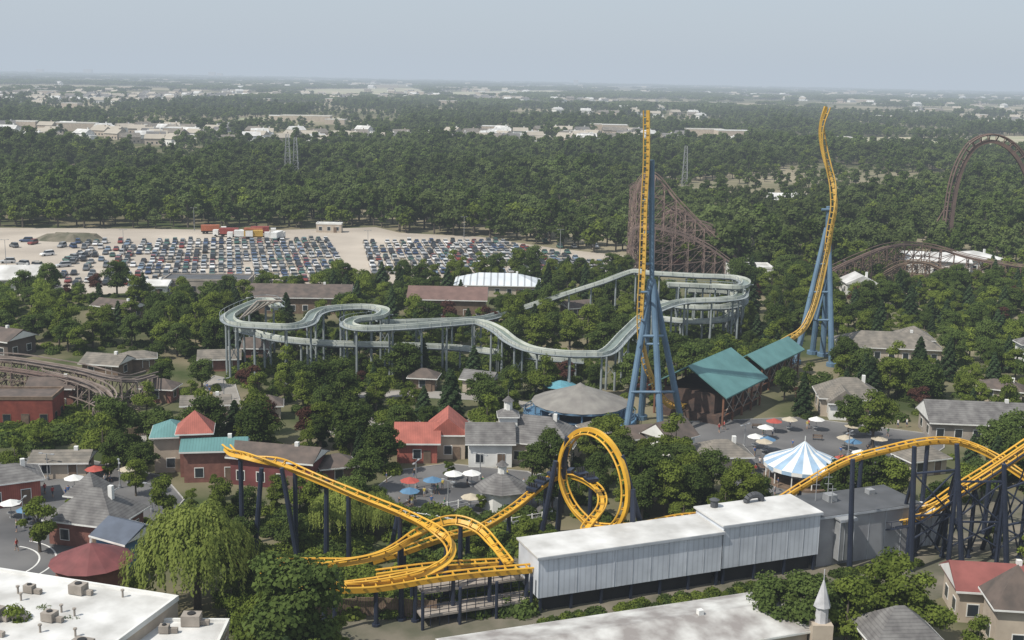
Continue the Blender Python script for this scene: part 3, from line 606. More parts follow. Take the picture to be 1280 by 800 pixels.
# ---------------- trestles / wooden coasters ----------------
def trestle(name,pts,wid=3.0,bent=4.0,lev=3.5,mat=RUST,rail=.14,mem=.13):
    S=catmull([tuple(p) for p in pts],bent); P,T,Rr,U=frames(S,0); q=MB()
    for i in range(len(P)):
        r=Vector((Rr[i].x,Rr[i].y,0)).normalized()*wid/2; p=P[i]
        tops=[p-r,p+r]; spread=1+.02*p.z
        feet=[Vector((t.x+(t.x-p.x)*(spread-1)*2,t.y+(t.y-p.y)*(spread-1)*2,0)) for t in tops]
        for t,f in zip(tops,feet): q.cyl(f,t,mem*1.2,n=4)
        n=max(1,int(p.z/lev)); L=[[f.lerp(t,k/n) for k in range(n+1)] for t,f in zip(tops,feet)]
        for k in range(n+1): q.cyl(L[0][k],L[1][k],mem,n=4)
        for k in range(n): q.cyl(L[0][k],L[1][k+1],mem*.8,n=4); q.cyl(L[1][k],L[0][k+1],mem*.8,n=4)
        if i:
            for s in(0,1):
                m=min(len(L[s]),len(prev[s]))
                for k in range(1,m): q.cyl(prev[s][k],L[s][k],mem,n=4)
                for k in range(m-1): q.cyl(prev[s][k],L[s][k+1],mem*.8,n=4)
        prev=L
    S=catmull([tuple(p) for p in pts],.9); P,T,Rr,U=frames(S,0)
    for sd in(-1,1): q.sweep(P,Rr,U,[(sd*.6+.2*a,.3*b) for a,b in((-1,-1),(1,-1),(1,1),(-1,1))]); q.sweep(P,Rr,U,[(sd*wid/2+.1*a,.9+.1*b) for a,b in((-1,-1),(1,-1),(1,1),(-1,1))])
    q.obj(name,mat)
LT1=M('lattice_timber',(.30,.21,.18),(.18,.13,.11),.4,.85); LT2=M('lattice_timber_dark',(.22,.155,.135),(.13,.095,.085),.4,.85)
trestle('wooden_roller_coaster',[D(790,258,395),D(801,226,395),D(818,219,395),D(845,250,395),(D(880,286,395)),D(910,314,394),D(936,340,392)],4,3.8,3.4,LT1,mem=.115)
trestle('wooden_roller_coaster',[D(788,236,402),D(800,232,402),D(830,254,402),D(860,274,402),D(890,285,402),D(918,310,400)],4,4.2,3.4,LT2,mem=.115)
trestle('wooden_roller_coaster',[D(786,300,388),D(800,284,388),D(840,290,388),D(880,306,388),D(918,332,388)],4,3.8,3.4,LT2,mem=.115)
trestle('wooden_roller_coaster',[D(830,268,410),D(850,262,410),D(880,285,410),D(905,296,410),D(930,320,408)],4,4.2,3.4,LT1,mem=.115)
clearell(860,352,70,12); clearell(860,365,60,8)
TRG=M('weathered_trestle',(.27,.22,.19),(.15,.12,.105),.4,.85)
trestle('mine_train_trestle',[G(-60,447,6.8),G(-20,448,7),G(20,450,7),G(60,456,7),G(100,463,6.8),G(135,472,6.4),G(165,476,5.4),G(190,470,4.6)],2.6,3.4,2.6,TRG,mem=.11)
trestle('mine_train_trestle',[G(60,466,5.6),G(105,478,5.6),G(130,490,5.2),G(136,503,4.6),G(122,512,4)],2.6,3.4,2.6,TRG,mem=.11)
trestle('covered_walkway_frame',[G(-60,458,5.4),G(0,461,5.4),G(60,470,5.2),G(110,480,5.0)],3.0,3.6,2.6,LT2,mem=.1)
clearpx([(-100,440),(190,450),(190,500),(165,530),(120,548),(-100,556)])
trestle('low_wooden_coaster',[G(1040,338,6),G(1075,322,9),G(1115,308,11),G(1160,308,10),G(1210,322,7),G(1260,332,6),G(1320,340,6)],3,4,3,RUST)
trestle('low_wooden_coaster',[G(1100,345,3),G(1130,330,6),G(1160,330,7),G(1200,345,4),G(1280,345,3),G(1330,350,3)],3,4,3,WOOD)
trestle('low_wooden_coaster',[G(1215,280,5),G(1250,274,6),G(1330,276,6)],3,5,3,LWOOD)
al=empty('arched_roller_coaster'); q=MB()
LP=[(1183,318),(1180,290),(1183,258),(1189,225),(1199,198),(1214,177),(1236,168),(1258,173),(1277,190),(1292,220),(1300,258),(1304,310)]
ctr=D(1238,240,455); L2=[]
for a in LP:
    p=D(a[0],a[1],455); u=(p-ctr).normalized(); L2.append(tuple(p)+tuple(u))
track(q,L2,2.5,hasup=True,tie=.8,spine=.26,so=1.05); q.obj('track',M('rust_steel',(.17,.11,.09),(.10,.07,.06),.4,.7),al)
q=MB()
for a in((1181,290),(1183,258),(1300,258)): p=D(a[0],a[1],456); q.cyl((p.x+8,p.y+8,0),p,.5,.4,6); q.cyl((p.x-5,p.y+9,0),p,.5,.4,6)
q.obj('supports',RUST,al)
# ---------------- pylons, lamps ----------------
def pylon(name,base,h,w):
    q=MB(); n=7
    def c(k,s): ww=w*(1-.6*k); return Vector((base.x+s[0]*ww,base.y+s[1]*ww,h*k))
    cs=[(-1,-1),(1,-1),(1,1),(-1,1)]
    for i in range(n):
        a,b=i/n,(i+1)/n
        for j in range(4):
            q.cyl(c(a,cs[j]),c(b,cs[j]),.16,n=4); q.cyl(c(a,cs[j]),c(b,cs[(j+1)%4]),.09,n=4); q.cyl(c(b,cs[j]),c(b,cs[(j+1)%4]),.09,n=4)
    q.obj(name,STEEL)
pylon('lattice_mast',G(360,222),26,2.0); pylon('lattice_mast',G(370,222),24,1.8); pylon('lattice_mast',G(855,240),26,1.7)
def lampmesh(h):
    q=MB(); q.cyl((0,0,0),(0,0,h),.12,.07,6); q.cyl((-.9,0,h),(.9,0,h),.05,n=4)
    for s in(-1,1): q.box(s*1.0-.3,s*1.0+.3,-.15,.15,h-.05,h+.08,1)
    q.cyl((0,0,0),(0,0,.5),.25,n=8); return q.mesh('street_lamp',[STEEL,STEEL])
LM=lampmesh(9); LS=lampmesh(4.2)
def inst(name,me,loc,rot=0,s=1.0):
    o=bpy.data.objects.new(name,me); o.location=loc; o.rotation_euler=(0,0,rot); o.scale=(s,)*3 if not isinstance(s,tuple) else s; COL.objects.link(o); return o
for p in[(155,320),(243,288),(8,335),(303,330),(460,320),(580,300),(700,318),(390,345),(560,345)]: inst('street_lamp',LM,G(*p),.3)
for p in[(60,600),(150,610),(30,660),(190,640),(520,610),(600,600),(560,635),(680,625),(930,560),(1060,570),(1100,590),(960,620),(280,500),(200,550),(440,535),(560,528),(690,545)]: inst('street_lamp',LS,G(*p),random.random()*3)
# patio umbrellas, benches, planters
def umbrella(c):
    q=MB(); q.cyl((0,0,0),(0,0,2.6),.04,n=5,mi=1); q.cone((0,0,2.1),1.5,.6,8,r1=.05); q.cyl((0,0,.7),(0,0,.76),.6,n=10,mi=1); q.cyl((0,0,0),(0,0,.12),.3,n=8,mi=1); return q.mesh('patio_umbrella',[c,STEEL])
UM=[umbrella(c) for c in(M('red_canvas',(.42,.08,.06),None,1,.8),M('tan_canvas',(.5,.44,.34),None,1,.8),BLUEW,WPAINT)]
q=MB()
for i in range(4): q.box(-.9,.9,-.25+i*.13,-.15+i*.13,.42,.46)
for i in range(3): q.box(-.9,.9,.26,.3,.55+i*.14,.65+i*.14)
for x in(-.75,.75): q.box(x-.04,x+.04,-.25,-.19,0,.42,1); q.box(x-.04,x+.04,.2,.26,0,.95,1); q.box(x-.04,x+.04,-.19,.2,.37,.41,1)
BN=q.mesh('park_bench',[WOOD,NAVY])
for x0,x1,y0,y1,n in((20,180,600,625,7),(10,110,645,665,5),(500,600,600,640,8),(900,960,560,600,6),(1050,1110,560,600,8),(940,1090,535,552,8)):
    for i in range(n):
        p=G(random.uniform(x0,x1),random.uniform(y0,y1))
        if i%3==2: inst('park_bench',BN,(p.x,p.y,.02),random.random()*6.28)
        else: inst('patio_umbrella',random.choice(UM),(p.x,p.y,.02),random.random())
# ---------------- vehicles ----------------
def carpaint():
    m,nt=newmat('car_paint'); oi=N(nt,'ShaderNodeObjectInfo'); cr=N(nt,'ShaderNodeValToRGB'); cr.color_ramp.interpolation='CONSTANT'
    cols=[(.03,.03,.035),(.25,.26,.27),(.6,.6,.6),(.04,.07,.15),(.20,.04,.035),(.12,.13,.14),(.42,.43,.44),(.02,.02,.022),(.16,.22,.30),(.30,.27,.22),(.05,.12,.10),(.7,.7,.7)]
    e=cr.color_ramp.elements; e[0].position=0; e[0].color=(*cols[0],1); e[1].position=1/12; e[1].color=(*cols[1],1)
    for i in range(2,12): x=e.new(i/12); x.color=(*cols[i],1)
    b=N(nt,'ShaderNodeBsdfPrincipled'); b.inputs['Roughness'].default_value=.3; o=N(nt,'ShaderNodeOutputMaterial')
    nt.links.new(oi.outputs['Random'],cr.inputs[0]); nt.links.new(cr.outputs[0],b.inputs['Base Color']); nt.links.new(b.outputs[0],o.inputs[0]); return m
CP_=carpaint(); TYRE=M('tyre',(.02,.02,.02),None,1,.9)
def carmesh(k=0):
    q=MB(); L=2.25 if k==0 else 2.4; hb=.95 if k==0 else 1.05; ht=1.45 if k==0 else 1.8
    sec=[(-L,.45,.78,.75),(-L+.15,.3,hb-.02,.86),(-L*.4,.28,hb,.9),(L*.4,.28,hb,.9),(L-.3,.3,hb-.13,.86),(L,.42,.68,.74)]
    vs=[];
    for x,z0,z1,w in sec: vs+=[(x,-w,z0),(x,w,z0),(x,w,z1-.12),(x,w-.1,z1),(x,-w+.1,z1),(x,-w,z1-.12)]
    fs=[]
    for i in range(5):
        for j in range(6): a=i*6+j;b=i*6+(j+1)%6; fs.append((a,b,b+6,a+6))
    fs+=[tuple(range(6))[::-1],tuple(range(30,36))]; q.add(vs,fs,0)
    b0,b1=(-1.75,.95) if k==0 else (-2.25,1.1); t0,t1=(-1.1,.3) if k==0 else (-2.0,.45)
    z=hb-.01; w=.8;w2=.62 if k==0 else .7
    q.add([(b0,-w,z),(b1,-w,z),(b1,w,z),(b0,w,z),(t0,-w2,ht-.06),(t1,-w2,ht-.06),(t1,w2,ht-.06),(t0,w2,ht-.06)],[(0,1,5,4),(1,2,6,5),(2,3,7,6),(3,0,4,7)],1)
    q.box(t0-.02,t1+.02,-w2-.02,w2+.02,ht-.06,ht,0)
    for x in(-1.4,1.4):
        for s in(-1,1): q.cyl((x,s*.72,.33),(x,s*.92,.33),.33,n=10,mi=2)
    return q.mesh('parked_car',[CP_,GLASS,TYRE])
CM0,CM1=carmesh(0),carmesh(1)
def rowblock(P0,P1,rows,occ,depth):
    t=P1-P0; t.z=0; L=t.length; t.normalize(); q_=Vector((-t.y,t.x,0)); a=math.atan2(t.y,t.x)
    y=0
    for r in range(rows):
        x=0
        while x<L:
            if random.random()<occ(x/L,r/rows):
                p=P0+t*x+q_*(y+random.uniform(-.3,.3)); inst('parked_car',random.choice([CM0,CM0,CM1]),(p.x,p.y,.03),a+math.pi/2*random.choice([1,-1])+random.uniform(-.03,.03))
            x+=2.75
        y+=5.2 if r%2==0 else 9.0
rowblock(G(70,357),G(440,350),14,lambda u,v:(.95 if u>.2+.15*v else .6),0)
rowblock(G(468,342),G(795,340),11,lambda u,v:.94 if u+v*.42<1.0 else .1,0)
for i in range(16):
    p=G(random.uniform(5,120),random.uniform(300,335)); inst('parked_car',CM1,(p.x,p.y,.03),random.random()*6)
def truckmesh(c):
    q=MB(); q.box(-5,2,-1.25,1.25,1.2,3.4,0); q.box(2.6,4.6,-1.15,1.15,.6,2.7,1); q.box(4.0,4.66,-1.0,1.0,1.7,2.5,2); q.box(-5,4.4,-.5,.5,.7,1.15,3)
    for x in(-4,-2.8,1,3.6):
        for s in(-1,1): q.cyl((x,s*.9,.5),(x,s*1.2,.5),.5,n=10,mi=3)
    return q.mesh('box_truck',[c,WPAINT,GLASS,TYRE])
OR=M('orange_paint',(.42,.13,.06),None,.5,.5); trs=[truckmesh(c) for c in(OR,M('red_paint',(.3,.06,.05),None,.5,.5),WPAINT,YEL2)]
for i,(a,b) in enumerate([(268,292),(282,296),(300,299),(312,296),(322,299),(330,294),(348,300)]): inst('box_truck',trs[[0,1,2,0,3,1,2][i]],G(a,b)+Vector((0,0,.03)),random.choice([.1,1.4,.2,3.2]))
q=MB(); c=G(88,300); n=24
vs=[(c.x+14*math.cos(2*math.pi*i/n)*random.uniform(.9,1.1),c.y+6*math.sin(2*math.pi*i/n),0) for i in range(n)]+[(c.x+9*math.cos(2*math.pi*i/n)*random.uniform(.8,1.1),c.y+3.5*math.sin(2*math.pi*i/n),random.uniform(1.5,2.6)) for i in range(n)]+[(c.x,c.y,2.8)]
q.add(vs,[(i,(i+1)%n,n+(i+1)%n,n+i) for i in range(n)]+[(n+i,n+(i+1)%n,2*n) for i in range(n)]); q.obj('soil_mound',DIRT)
# ---------------- trees ----------------
def quads(pos,nrm,size,asp=1.0,up=None):
    n=len(pos); nrm=nrm/np.linalg.norm(nrm,axis=1,keepdims=True)
    a=rng.normal(size=(n,3)) if up is None else np.tile(np.array(up,float),(n,1))+rng.normal(size=(n,3))*.15
    t=np.cross(nrm,a); t/=np.linalg.norm(t,axis=1,keepdims=True)+1e-9; b=np.cross(nrm,t)
    s=(size*rng.uniform(.6,1.25,n))[:,None]; t=t*s*.5; b=b*s*.5*asp
    v=np.stack([pos-t*.5-b,pos+t-b*.3,pos+t*.4+b,pos-t+b*.4],1).reshape(-1,3)
    f=np.arange(n*4).reshape(n,4); return v,f
def sph(n): d=rng.normal(size=(n,3)); return d/np.linalg.norm(d,axis=1,keepdims=True)
def finish(name,tr,v,f,leafm):
    mb=tr; o=len(mb.v); mb.v+=[tuple(x) for x in v.tolist()]; mb.f+=[tuple(int(i)+o for i in x) for x in f.tolist()]; mb.m+=[1]*len(f)
    return mb.mesh(name,[BARK,leafm])
def decid(name,Ht,Rd,ncl,nlf,ls,leafm,flat=1.0):
    mb=MB(); mb.cyl((0,0,0),(0,0,Ht*.7),Ht*.028,Ht*.008,7); V=[];Fc=[];off=0; cz=Ht*.56
    for i in range(ncl):
        d=sph(1)[0]; rr=rng.uniform(.35,1)**.6; z=cz+d[2]*Ht*.34*rr; wid=1-.4*max(0,(z-cz)/(Ht*.35))
        c=np.array([d[0]*Rd*.74*rr*wid,d[1]*Rd*.74*rr*wid,z]); r=Rd*rng.uniform(.20,.44)
        if i<9: mb.cyl((0,0,Ht*rng.uniform(.22,.5)),tuple(c),Ht*.011,Ht*.003,5,cap=False)
        n=nlf//ncl; dd=sph(n); dd[:,2]=np.where(dd[:,2]<-.3,-dd[:,2]*.5,dd[:,2]); pos=c+dd*r*rng.uniform(.5,1.22,(n,1))*np.array([1,1,.8*flat]); v,f=quads(pos,dd+rng.normal(size=(n,3))*.5+np.array([0,0,.35]),ls)
        V.append(v);Fc.append(f+off);off+=len(v)
    return finish(name,mb,np.concatenate(V),np.concatenate(Fc),leafm)
def conif(name,Ht,Rd,n,ls,leafm=None):
    mb=MB(); mb.cyl((0,0,0),(0,0,Ht*.95),Ht*.018,Ht*.003,6)
    t=rng.uniform(0,1,n)**.75; tier=np.floor(t*13)/13+rng.uniform(0,.05,n); z=Ht*(1-.9*(tier)); an0=rng.uniform(0,2*math.pi,n)
    lob=.74+.26*np.sin(an0*5+np.floor(t*13)*2.1); rad=Rd*(tier**.8+.06)*lob*rng.uniform(.35,1.0,n)**.5
    pos=np.stack([rad*np.cos(an0),rad*np.sin(an0),z-rad*.28],1); nr=np.stack([np.cos(an0)*.6,np.sin(an0)*.6,np.ones(n)*.9],1)+rng.normal(size=(n,3))*.4
    v,f=quads(pos,nr,ls,1.3); return finish(name,mb,v,f,leafm or CONI)
def willow(name,Ht,Rd,leafm,sub=28,per=75):
    mb=MB(); mb.cyl((0,0,0),(0,0,Ht*.6),.5,.2,8); pos=[];nr=[]
    for j in range(sub):
        a=j*2.399; rc=Rd*.74*math.sqrt((j+.4)/sub); cx,cy=rc*math.cos(a),rc*math.sin(a); top=Ht*(1-.50*(rc/Rd)**1.8)*random.uniform(.86,1.04); sr=Rd*random.uniform(.2,.34)
        mb.cyl((0,0,Ht*random.uniform(.25,.5)),(cx,cy,top*.93),.14,.05,5,cap=False)
        for i in range(per):
            b=random.uniform(0,6.283); q_=math.sqrt(random.uniform(.0,1)); r=sr*q_; zt=top-sr*.75*q_**2.2+random.uniform(-.2,.2); L=random.uniform(.8,1.9)*(1+1.3*q_)*(.6+.7*rc/Rd); n=int(L/.26)+1
            ox,oy=cx+r*math.cos(b),cy+r*math.sin(b)
            for k in range(n):
                z=zt-k*.26
                if z<.6: break
                pos.append((ox+random.gauss(0,.12),oy+random.gauss(0,.12),z)); nr.append((ox-cx+cx*.2+random.gauss(0,.6),oy-cy+cy*.2+random.gauss(0,.6),1.3))
    v,f=quads(np.array(pos),np.array(nr),.24,1.9,up=(0,0,1)); return finish(name,mb,v,f,leafm)
TR=[decid('deciduous_tree',10,3.9,24,8000,.34,LEAF),decid('deciduous_tree',9,3.4,18,6500,.34,LEAF),decid('deciduous_tree',11,4.4,30,9500,.36,LEAFD),decid('deciduous_tree',9,3.9,22,7000,.34,LEAFD),decid('deciduous_tree',8.5,3.0,16,6000,.32,LEAF)]
TRR=decid('deciduous_tree',8,3.0,14,5000,.36,LEAFR)
TC=[conif('pine_tree',10.5,3.4,4600,.42),conif('pine_tree',9,2.7,3800,.38)]
TWI=willow('willow_tree',13.4,8.2,LEAFW)
TF=[decid('forest_tree',14,5.2,16,1300,.95,LEAFF),decid('forest_tree',12.5,5.6,14,1200,.95,LEAFF),decid('forest_tree',15,4.6,15,1300,.9,LEAFD),decid('forest_tree',11,4.6,12,1000,.9,LEAF)]
def woodclump(name):
    mb=MB(); V=[];Fc=[];off=0
    for i in range(16):
        c=np.array([rng.uniform(-26,26),rng.uniform(-26,26),rng.uniform(6,9)]); r=rng.uniform(5,8); mb.cyl((c[0],c[1],0),(c[0],c[1],c[2]),.4,n=4,cap=False)
        dd=sph(70); dd[:,2]=abs(dd[:,2])*1.0-.15; pos=c+dd*r*np.array([1,1,.85]); v,f=quads(pos,dd+rng.normal(size=(70,3))*.3,3.2); V.append(v);Fc.append(f+off);off+=len(v)
    return finish(name,mb,np.concatenate(V),np.concatenate(Fc),LEAFF)
TW=[woodclump('woodland_clump'),woodclump('woodland_clump')]
SHR=[]
for k in range(2):
    mb=MB(); dd=sph(500); dd[:,2]=abs(dd[:,2]); v,f=quads(dd*np.array([1.3,1.2,1.1])*rng.uniform(.6,1.05,(500,1)),dd+rng.normal(size=(500,3))*.5,.3); SHR.append(finish('shrub',mb,v,f,LEAF if k else LEAFD))
def scatter(name,pts,meshes):
    col_=bpy.data.collections.new(name+'_models')
    for me in meshes: col_.objects.link(bpy.data.objects.new(me.name,me))
    me=bpy.data.meshes.new(name); me.from_pydata([p[:3] for p in pts],[],[])
    a=me.attributes.new('scl','FLOAT','POINT'); a.data.foreach_set('value',[p[3] for p in pts])
    a=me.attributes.new('rotz','FLOAT_VECTOR','POINT'); a.data.foreach_set('vector',[c for p in pts for c in(0,0,random.random()*6.28)])
    a=me.attributes.new('idx','INT','POINT'); a.data.foreach_set('value',[random.randrange(len(meshes)) for p in pts])
    ob=bpy.data.objects.new(name,me); COL.objects.link(ob)
    ng=bpy.data.node_groups.new(name,'GeometryNodeTree'); ng.interface.new_socket('Geometry',in_out='INPUT',socket_type='NodeSocketGeometry'); ng.interface.new_socket('Geometry',in_out='OUTPUT',socket_type='NodeSocketGeometry')
    gi=ng.nodes.new('NodeGroupInput'); go=ng.nodes.new('NodeGroupOutput'); ci=ng.nodes.new('GeometryNodeCollectionInfo'); ci.inputs['Collection'].default_value=col_; ci.inputs['Separate Children'].default_value=True; ci.inputs['Reset Children'].default_value=True
    ip=ng.nodes.new('GeometryNodeInstanceOnPoints'); ip.inputs['Pick Instance'].default_value=True
    def na(n,t): x=ng.nodes.new('GeometryNodeInputNamedAttribute'); x.data_type=t; x.inputs['Name'].default_value=n; return x.outputs['Attribute']
    ng.links.new(gi.outputs[0],ip.inputs['Points']); ng.links.new(ci.outputs[0],ip.inputs['Instance']); ng.links.new(na('scl','FLOAT'),ip.inputs['Scale']); ng.links.new(na('rotz','FLOAT_VECTOR'),ip.inputs['Rotation']); ng.links.new(na('idx','INT'),ip.inputs['Instance Index']); ng.links.new(ip.outputs[0],go.inputs[0])
    mo=ob.modifiers.new('scatter','NODES'); mo.node_group=ng; return ob
def farb(px,py,wpx,h,roofm=WHITER,wall=CREAM,dm=None):
    p=G(px,py); w=wpx*p.y/1500*1.02; d=dm or max(20,w*.4)
    building('warehouse',p,w,d,h,random.uniform(-.1,.1),'flat',0,wall,roofm,win=False,clear=False)
    c=p; k=1.15; fr=p.y*.06+30
    clearpoly([Vector((c.x-w/2*k,c.y-d/2-fr,0)),Vector((c.x+w/2*k,c.y-d/2-fr,0)),Vector((c.x+w/2*k,c.y+d/2+8,0)),Vector((c.x-w/2*k,c.y+d/2+8,0))])
TANR=M('tan_flat_roof',(.42,.38,.32),(.30,.27,.22),.05,.8)
for a in[(30,161,40,8,TANR),(95,163,50,8,TANR),(225,170,34,8,WHITER),(265,171,26,6,TANR),(383,152,60,8,TANR),(345,151,20,7,WHITER),(610,165,22,7,WHITER),(632,168,14,6,WHITER),(745,163,14,8,TANR),(768,164,30,8,WHITER),(880,171,44,9,TANR),(915,173,40,9,WHITER),(985,176,20,6,TANR),(1050,178,24,6,TANR),
          (450,107,14,16,WHITER),(480,109,34,12,WHITER),(560,112,30,12,WHITER),(600,114,24,10,TANR),(520,118,20,10,WHITER),(650,110,20,12,TANR),(340,105,24,12,TANR),(140,97,24,14,WHITER),(200,101,20,12,TANR),(700,122,20,9,WHITER),(820,116,18,10,TANR),(905,112,20,18,WHITER),(870,110,14,14,TANR),(1065,117,10,20,WHITER),(1130,118,16,14,TANR),(1200,128,20,10,WHITER),(60,118,24,9,TANR),(980,122,24,9,WHITER),(300,116,26,9,TANR),(420,128,24,8,WHITER),(90,135,20,8,TANR),(740,134,24,8,WHITER),(1100,150,30,8,TANR),
          (150,165,22,6,WHITER),(60,158,20,6,WHITER),(200,164,30,7,TANR),(420,155,24,6,TANR),(680,166,18,6,TANR),(790,168,18,7,TANR),(850,176,26,6,WHITER),(1010,182,22,6,WHITER),(1180,190,24,6,TANR),(20,128,24,9,WHITER),(250,130,20,8,TANR),(560,130,22,8,TANR),(640,124,22,9,WHITER),(900,132,26,9,TANR),(1010,140,22,8,WHITER),(1220,148,24,8,WHITER),(330,128,16,8,WHITER),(480,122,22,9,WHITER),(610,119,30,10,WHITER),(160,112,22,10,WHITER),(240,108,22,10,TANR),(380,100,22,12,WHITER),(760,110,22,12,TANR),(940,108,22,14,WHITER),(1080,128,22,10,WHITER),(1160,140,22,9,TANR)]: farb(*a)
for a in((110,88,10,60),(265,90,8,55),(275,90,6,45),(50,87,8,50),(720,100,6,50)):
    p=D(a[0],a[1],14000); building('distant_tower',(p.x,p.y),a[2]*9,60,a[3],0,'flat',0,CREAM,TANR,win=False,clear=False)
def housemesh(rf,wl):
    q=MB(); q.box(-7,7,-5,5,0,5,0); q.add([(-7.6,-5.6,4.9),(7.6,-5.6,4.9),(7.6,5.6,4.9),(-7.6,5.6,4.9),(-7.6,0,8.2),(7.6,0,8.2)],[(0,1,5,4),(2,3,4,5),(0,4,3),(1,2,5),(3,2,1,0)],1)
    for x in(-5,-1.5,2,5): q.box(x-.6,x+.6,-5.06,-4.98,1,2.4,2); q.box(x-.6,x+.6,4.98,5.06,1,2.4,2)
    q.box(7,12,-3.5,3.5,0,3,0); q.box(6.9,12.3,-3.8,3.8,3,3.3,1); q.box(3,4,1,2,6,9.3,0); return q.mesh('suburban_house',[wl,rf,GLASS])
HM=[housemesh(SHTAN,CREAM),housemesh(WHITER,WPAINT),housemesh(SHING,WPAINT),housemesh(TANR,CREAM),housemesh(TANR,WPAINT)]
hc=0
while hc<520:
    py=random.choice([random.uniform(104,130),random.uniform(120,182)]); px=random.uniform(-40,1320); p=G(px,py)
    if p.y<950 or p.y>9000 or noise.noise(Vector((p.x*.0022,p.y*.0012,5.5)))<0: continue
    inst('suburban_house',random.choice(HM),(p.x,p.y,0),random.uniform(-.8,.8),1.1+ (p.y-1500)*.00018 if p.y>1500 else 1.1); hc+=1
    fr=38+p.y*.03; clearpoly([Vector((p.x-15,p.y-fr,0)),Vector((p.x+18,p.y-fr,0)),Vector((p.x+14,p.y+10,0)),Vector((p.x-12,p.y+10,0))])
def mkBB():
    return [(min(p[0] for p in c),max(p[0] for p in c),min(p[1] for p in c),max(p[1] for p in c),c) for c in CLEAR]
BB=mkBB()
def freeb(x,y):
    for a,b,c,d,pl in BBL:
        if a<=x<=b and c<=y<=d and inside(pl,x,y): return False
    return True
y=395.0; far=[]
while y<2600:
    BBL=[b for b in BB if b[3]>y-8 and b[2]<y+8]
    sp=8.2 if y<900 else 8.2+(y-900)*.004; x=-(y*.98+12)*.427*1.3-15; xm=-x
    while x<xm:
        X=x+random.uniform(-.42,.42)*sp; Y=y+random.uniform(-.42,.42)*sp; 
        nz_=noise.noise(Vector((X*.006,Y*.0035,3.1)))
        thr=.20 if y<1000 else .02
        if nz_<thr or y<640 or random.random()<.2:
            if freeb(X,Y): far.append((X,Y,0,random.uniform(.6,1.25)*(1+.4*noise.noise(Vector((X*.01,Y*.008,0))))*(1 if nz_<thr else .75) ))
        x+=sp
    y+=sp
scatter('distant_forest',far,TF)
y=2600.0; far2=[]
while y<16000:
    sp=46+(y-2600)*.008; x=-y*.56; xm=-x; BBL=[b for b in BB if b[3]>y-sp and b[2]<y+sp]
    while x<xm:
        X=x+random.uniform(-.4,.4)*sp; Y=y+random.uniform(-.4,.4)*sp
        if (noise.noise(Vector((X*.0016,Y*.0007,7)))<-.02 or random.random()<.10) and freeb(X,Y): far2.append((X,Y,0,random.uniform(.5,1.1)*(1+(y-2600)*.00004)))
        x+=sp
    y+=sp
scatter('distant_woodland',far2,TW)
# park trees
def tree(px,py,me,s,name='deciduous_tree'): inst(name,me,G(px,py),random.random()*6.28,s)
tree(247,760,TWI,1.0,'willow_tree'); tree(425,672,TWI,.58,'willow_tree'); tree(470,668,TWI,.45,'willow_tree')
man=[(368,838,2,1.38),(325,835,0,.85),(425,815,4,.55),(1112,800,0,1.12),(1150,812,1,1.0),(1010,812,2,.95),(965,805,3,.95),(1055,822,0,1.0),(1290,760,1,1.1),(50,690,4,.95),(98,648,4,.6),(20,830,1,.75),(95,828,3,.6),(60,812,0,.55),(300,745,3,.7),(290,780,1,.7),
 (690,640,3,.7),(672,632,2,.5),(800,640,2,.95),(830,645,0,.9),(858,640,3,.85),(780,640,0,.7),(815,625,2,.9),(925,650,0,.95),(945,640,3,.7),(905,655,1,.75),(1110,640,0,.9),(1085,632,2,.9),(1170,650,3,.7),(1200,630,0,.7),(1275,610,2,.9),(1240,690,4,.5),
 (440,570,2,1.0),(480,590,3,.95),(400,560,0,.85),(500,560,2,.8),(455,615,3,.8),(765,585,0,.95),(750,570,4,.9),(690,600,2,.85),(665,604,3,.75),(440,655,2,.75),(400,650,0,.7),(375,645,1,.7),(470,650,3,.6),(560,600,4,.4),(240,640,4,.45),(270,625,4,.5),(170,620,0,.6),(135,600,4,.5),(20,595,1,.7),(1090,560,0,1.1),(1060,545,3,.9),(1265,585,2,1.0),(600,640,4,.35),(180,598,3,.7),(150,590,2,.7),(540,690,2,.45),(370,690,3,.6),(500,668,1,.5),
 (1080,490,2,.95),(1110,500,0,.9),(980,500,3,.8),(1010,490,1,.7),(1150,500,2,.9),(640,500,1,.7),(470,515,0,.8),(430,520,2,.9)]
for a,b,k,s in man: tree(a,b,TR[k],s)
for p,s in(((590,690),.45),((655,690),.55),((690,700),.55),((300,700),.7),((310,660),.6),((345,640),.6)): tree(p[0],p[1],TR[random.randrange(5)],s)
clearell(350,470,60,10)
clearpx([(300,452),(470,455),(470,472),(300,470)]); clearpx([(280,452),(740,455),(740,466),(280,464)])
clearpx([(300,620),(640,610),(640,690),(420,700),(300,690)])
clearpx([(300,690),(640,680),(700,720),(640,790),(380,800)])
clearpx([(200,605),(380,610),(340,640),(210,650)]); clearell(540,592,50,20); clearell(640,600,60,25); clearell(915,545,60,25); clearell(1060,530,36,20); clearell(1220,560,50,16); clearell(1110,460,45,14); clearell(250,620,60,25)
clearell(20,545,60,22); clearell(250,720,80,60); clearell(620,380,40,9); clearell(380,398,40,8); clearell(1170,352,70,10); clearell(870,400,64,10); clearell(870,430,66,28); clearell(870,450,60,9)
BB=mkBB()
y=112.0; cnt=0; shr=[]
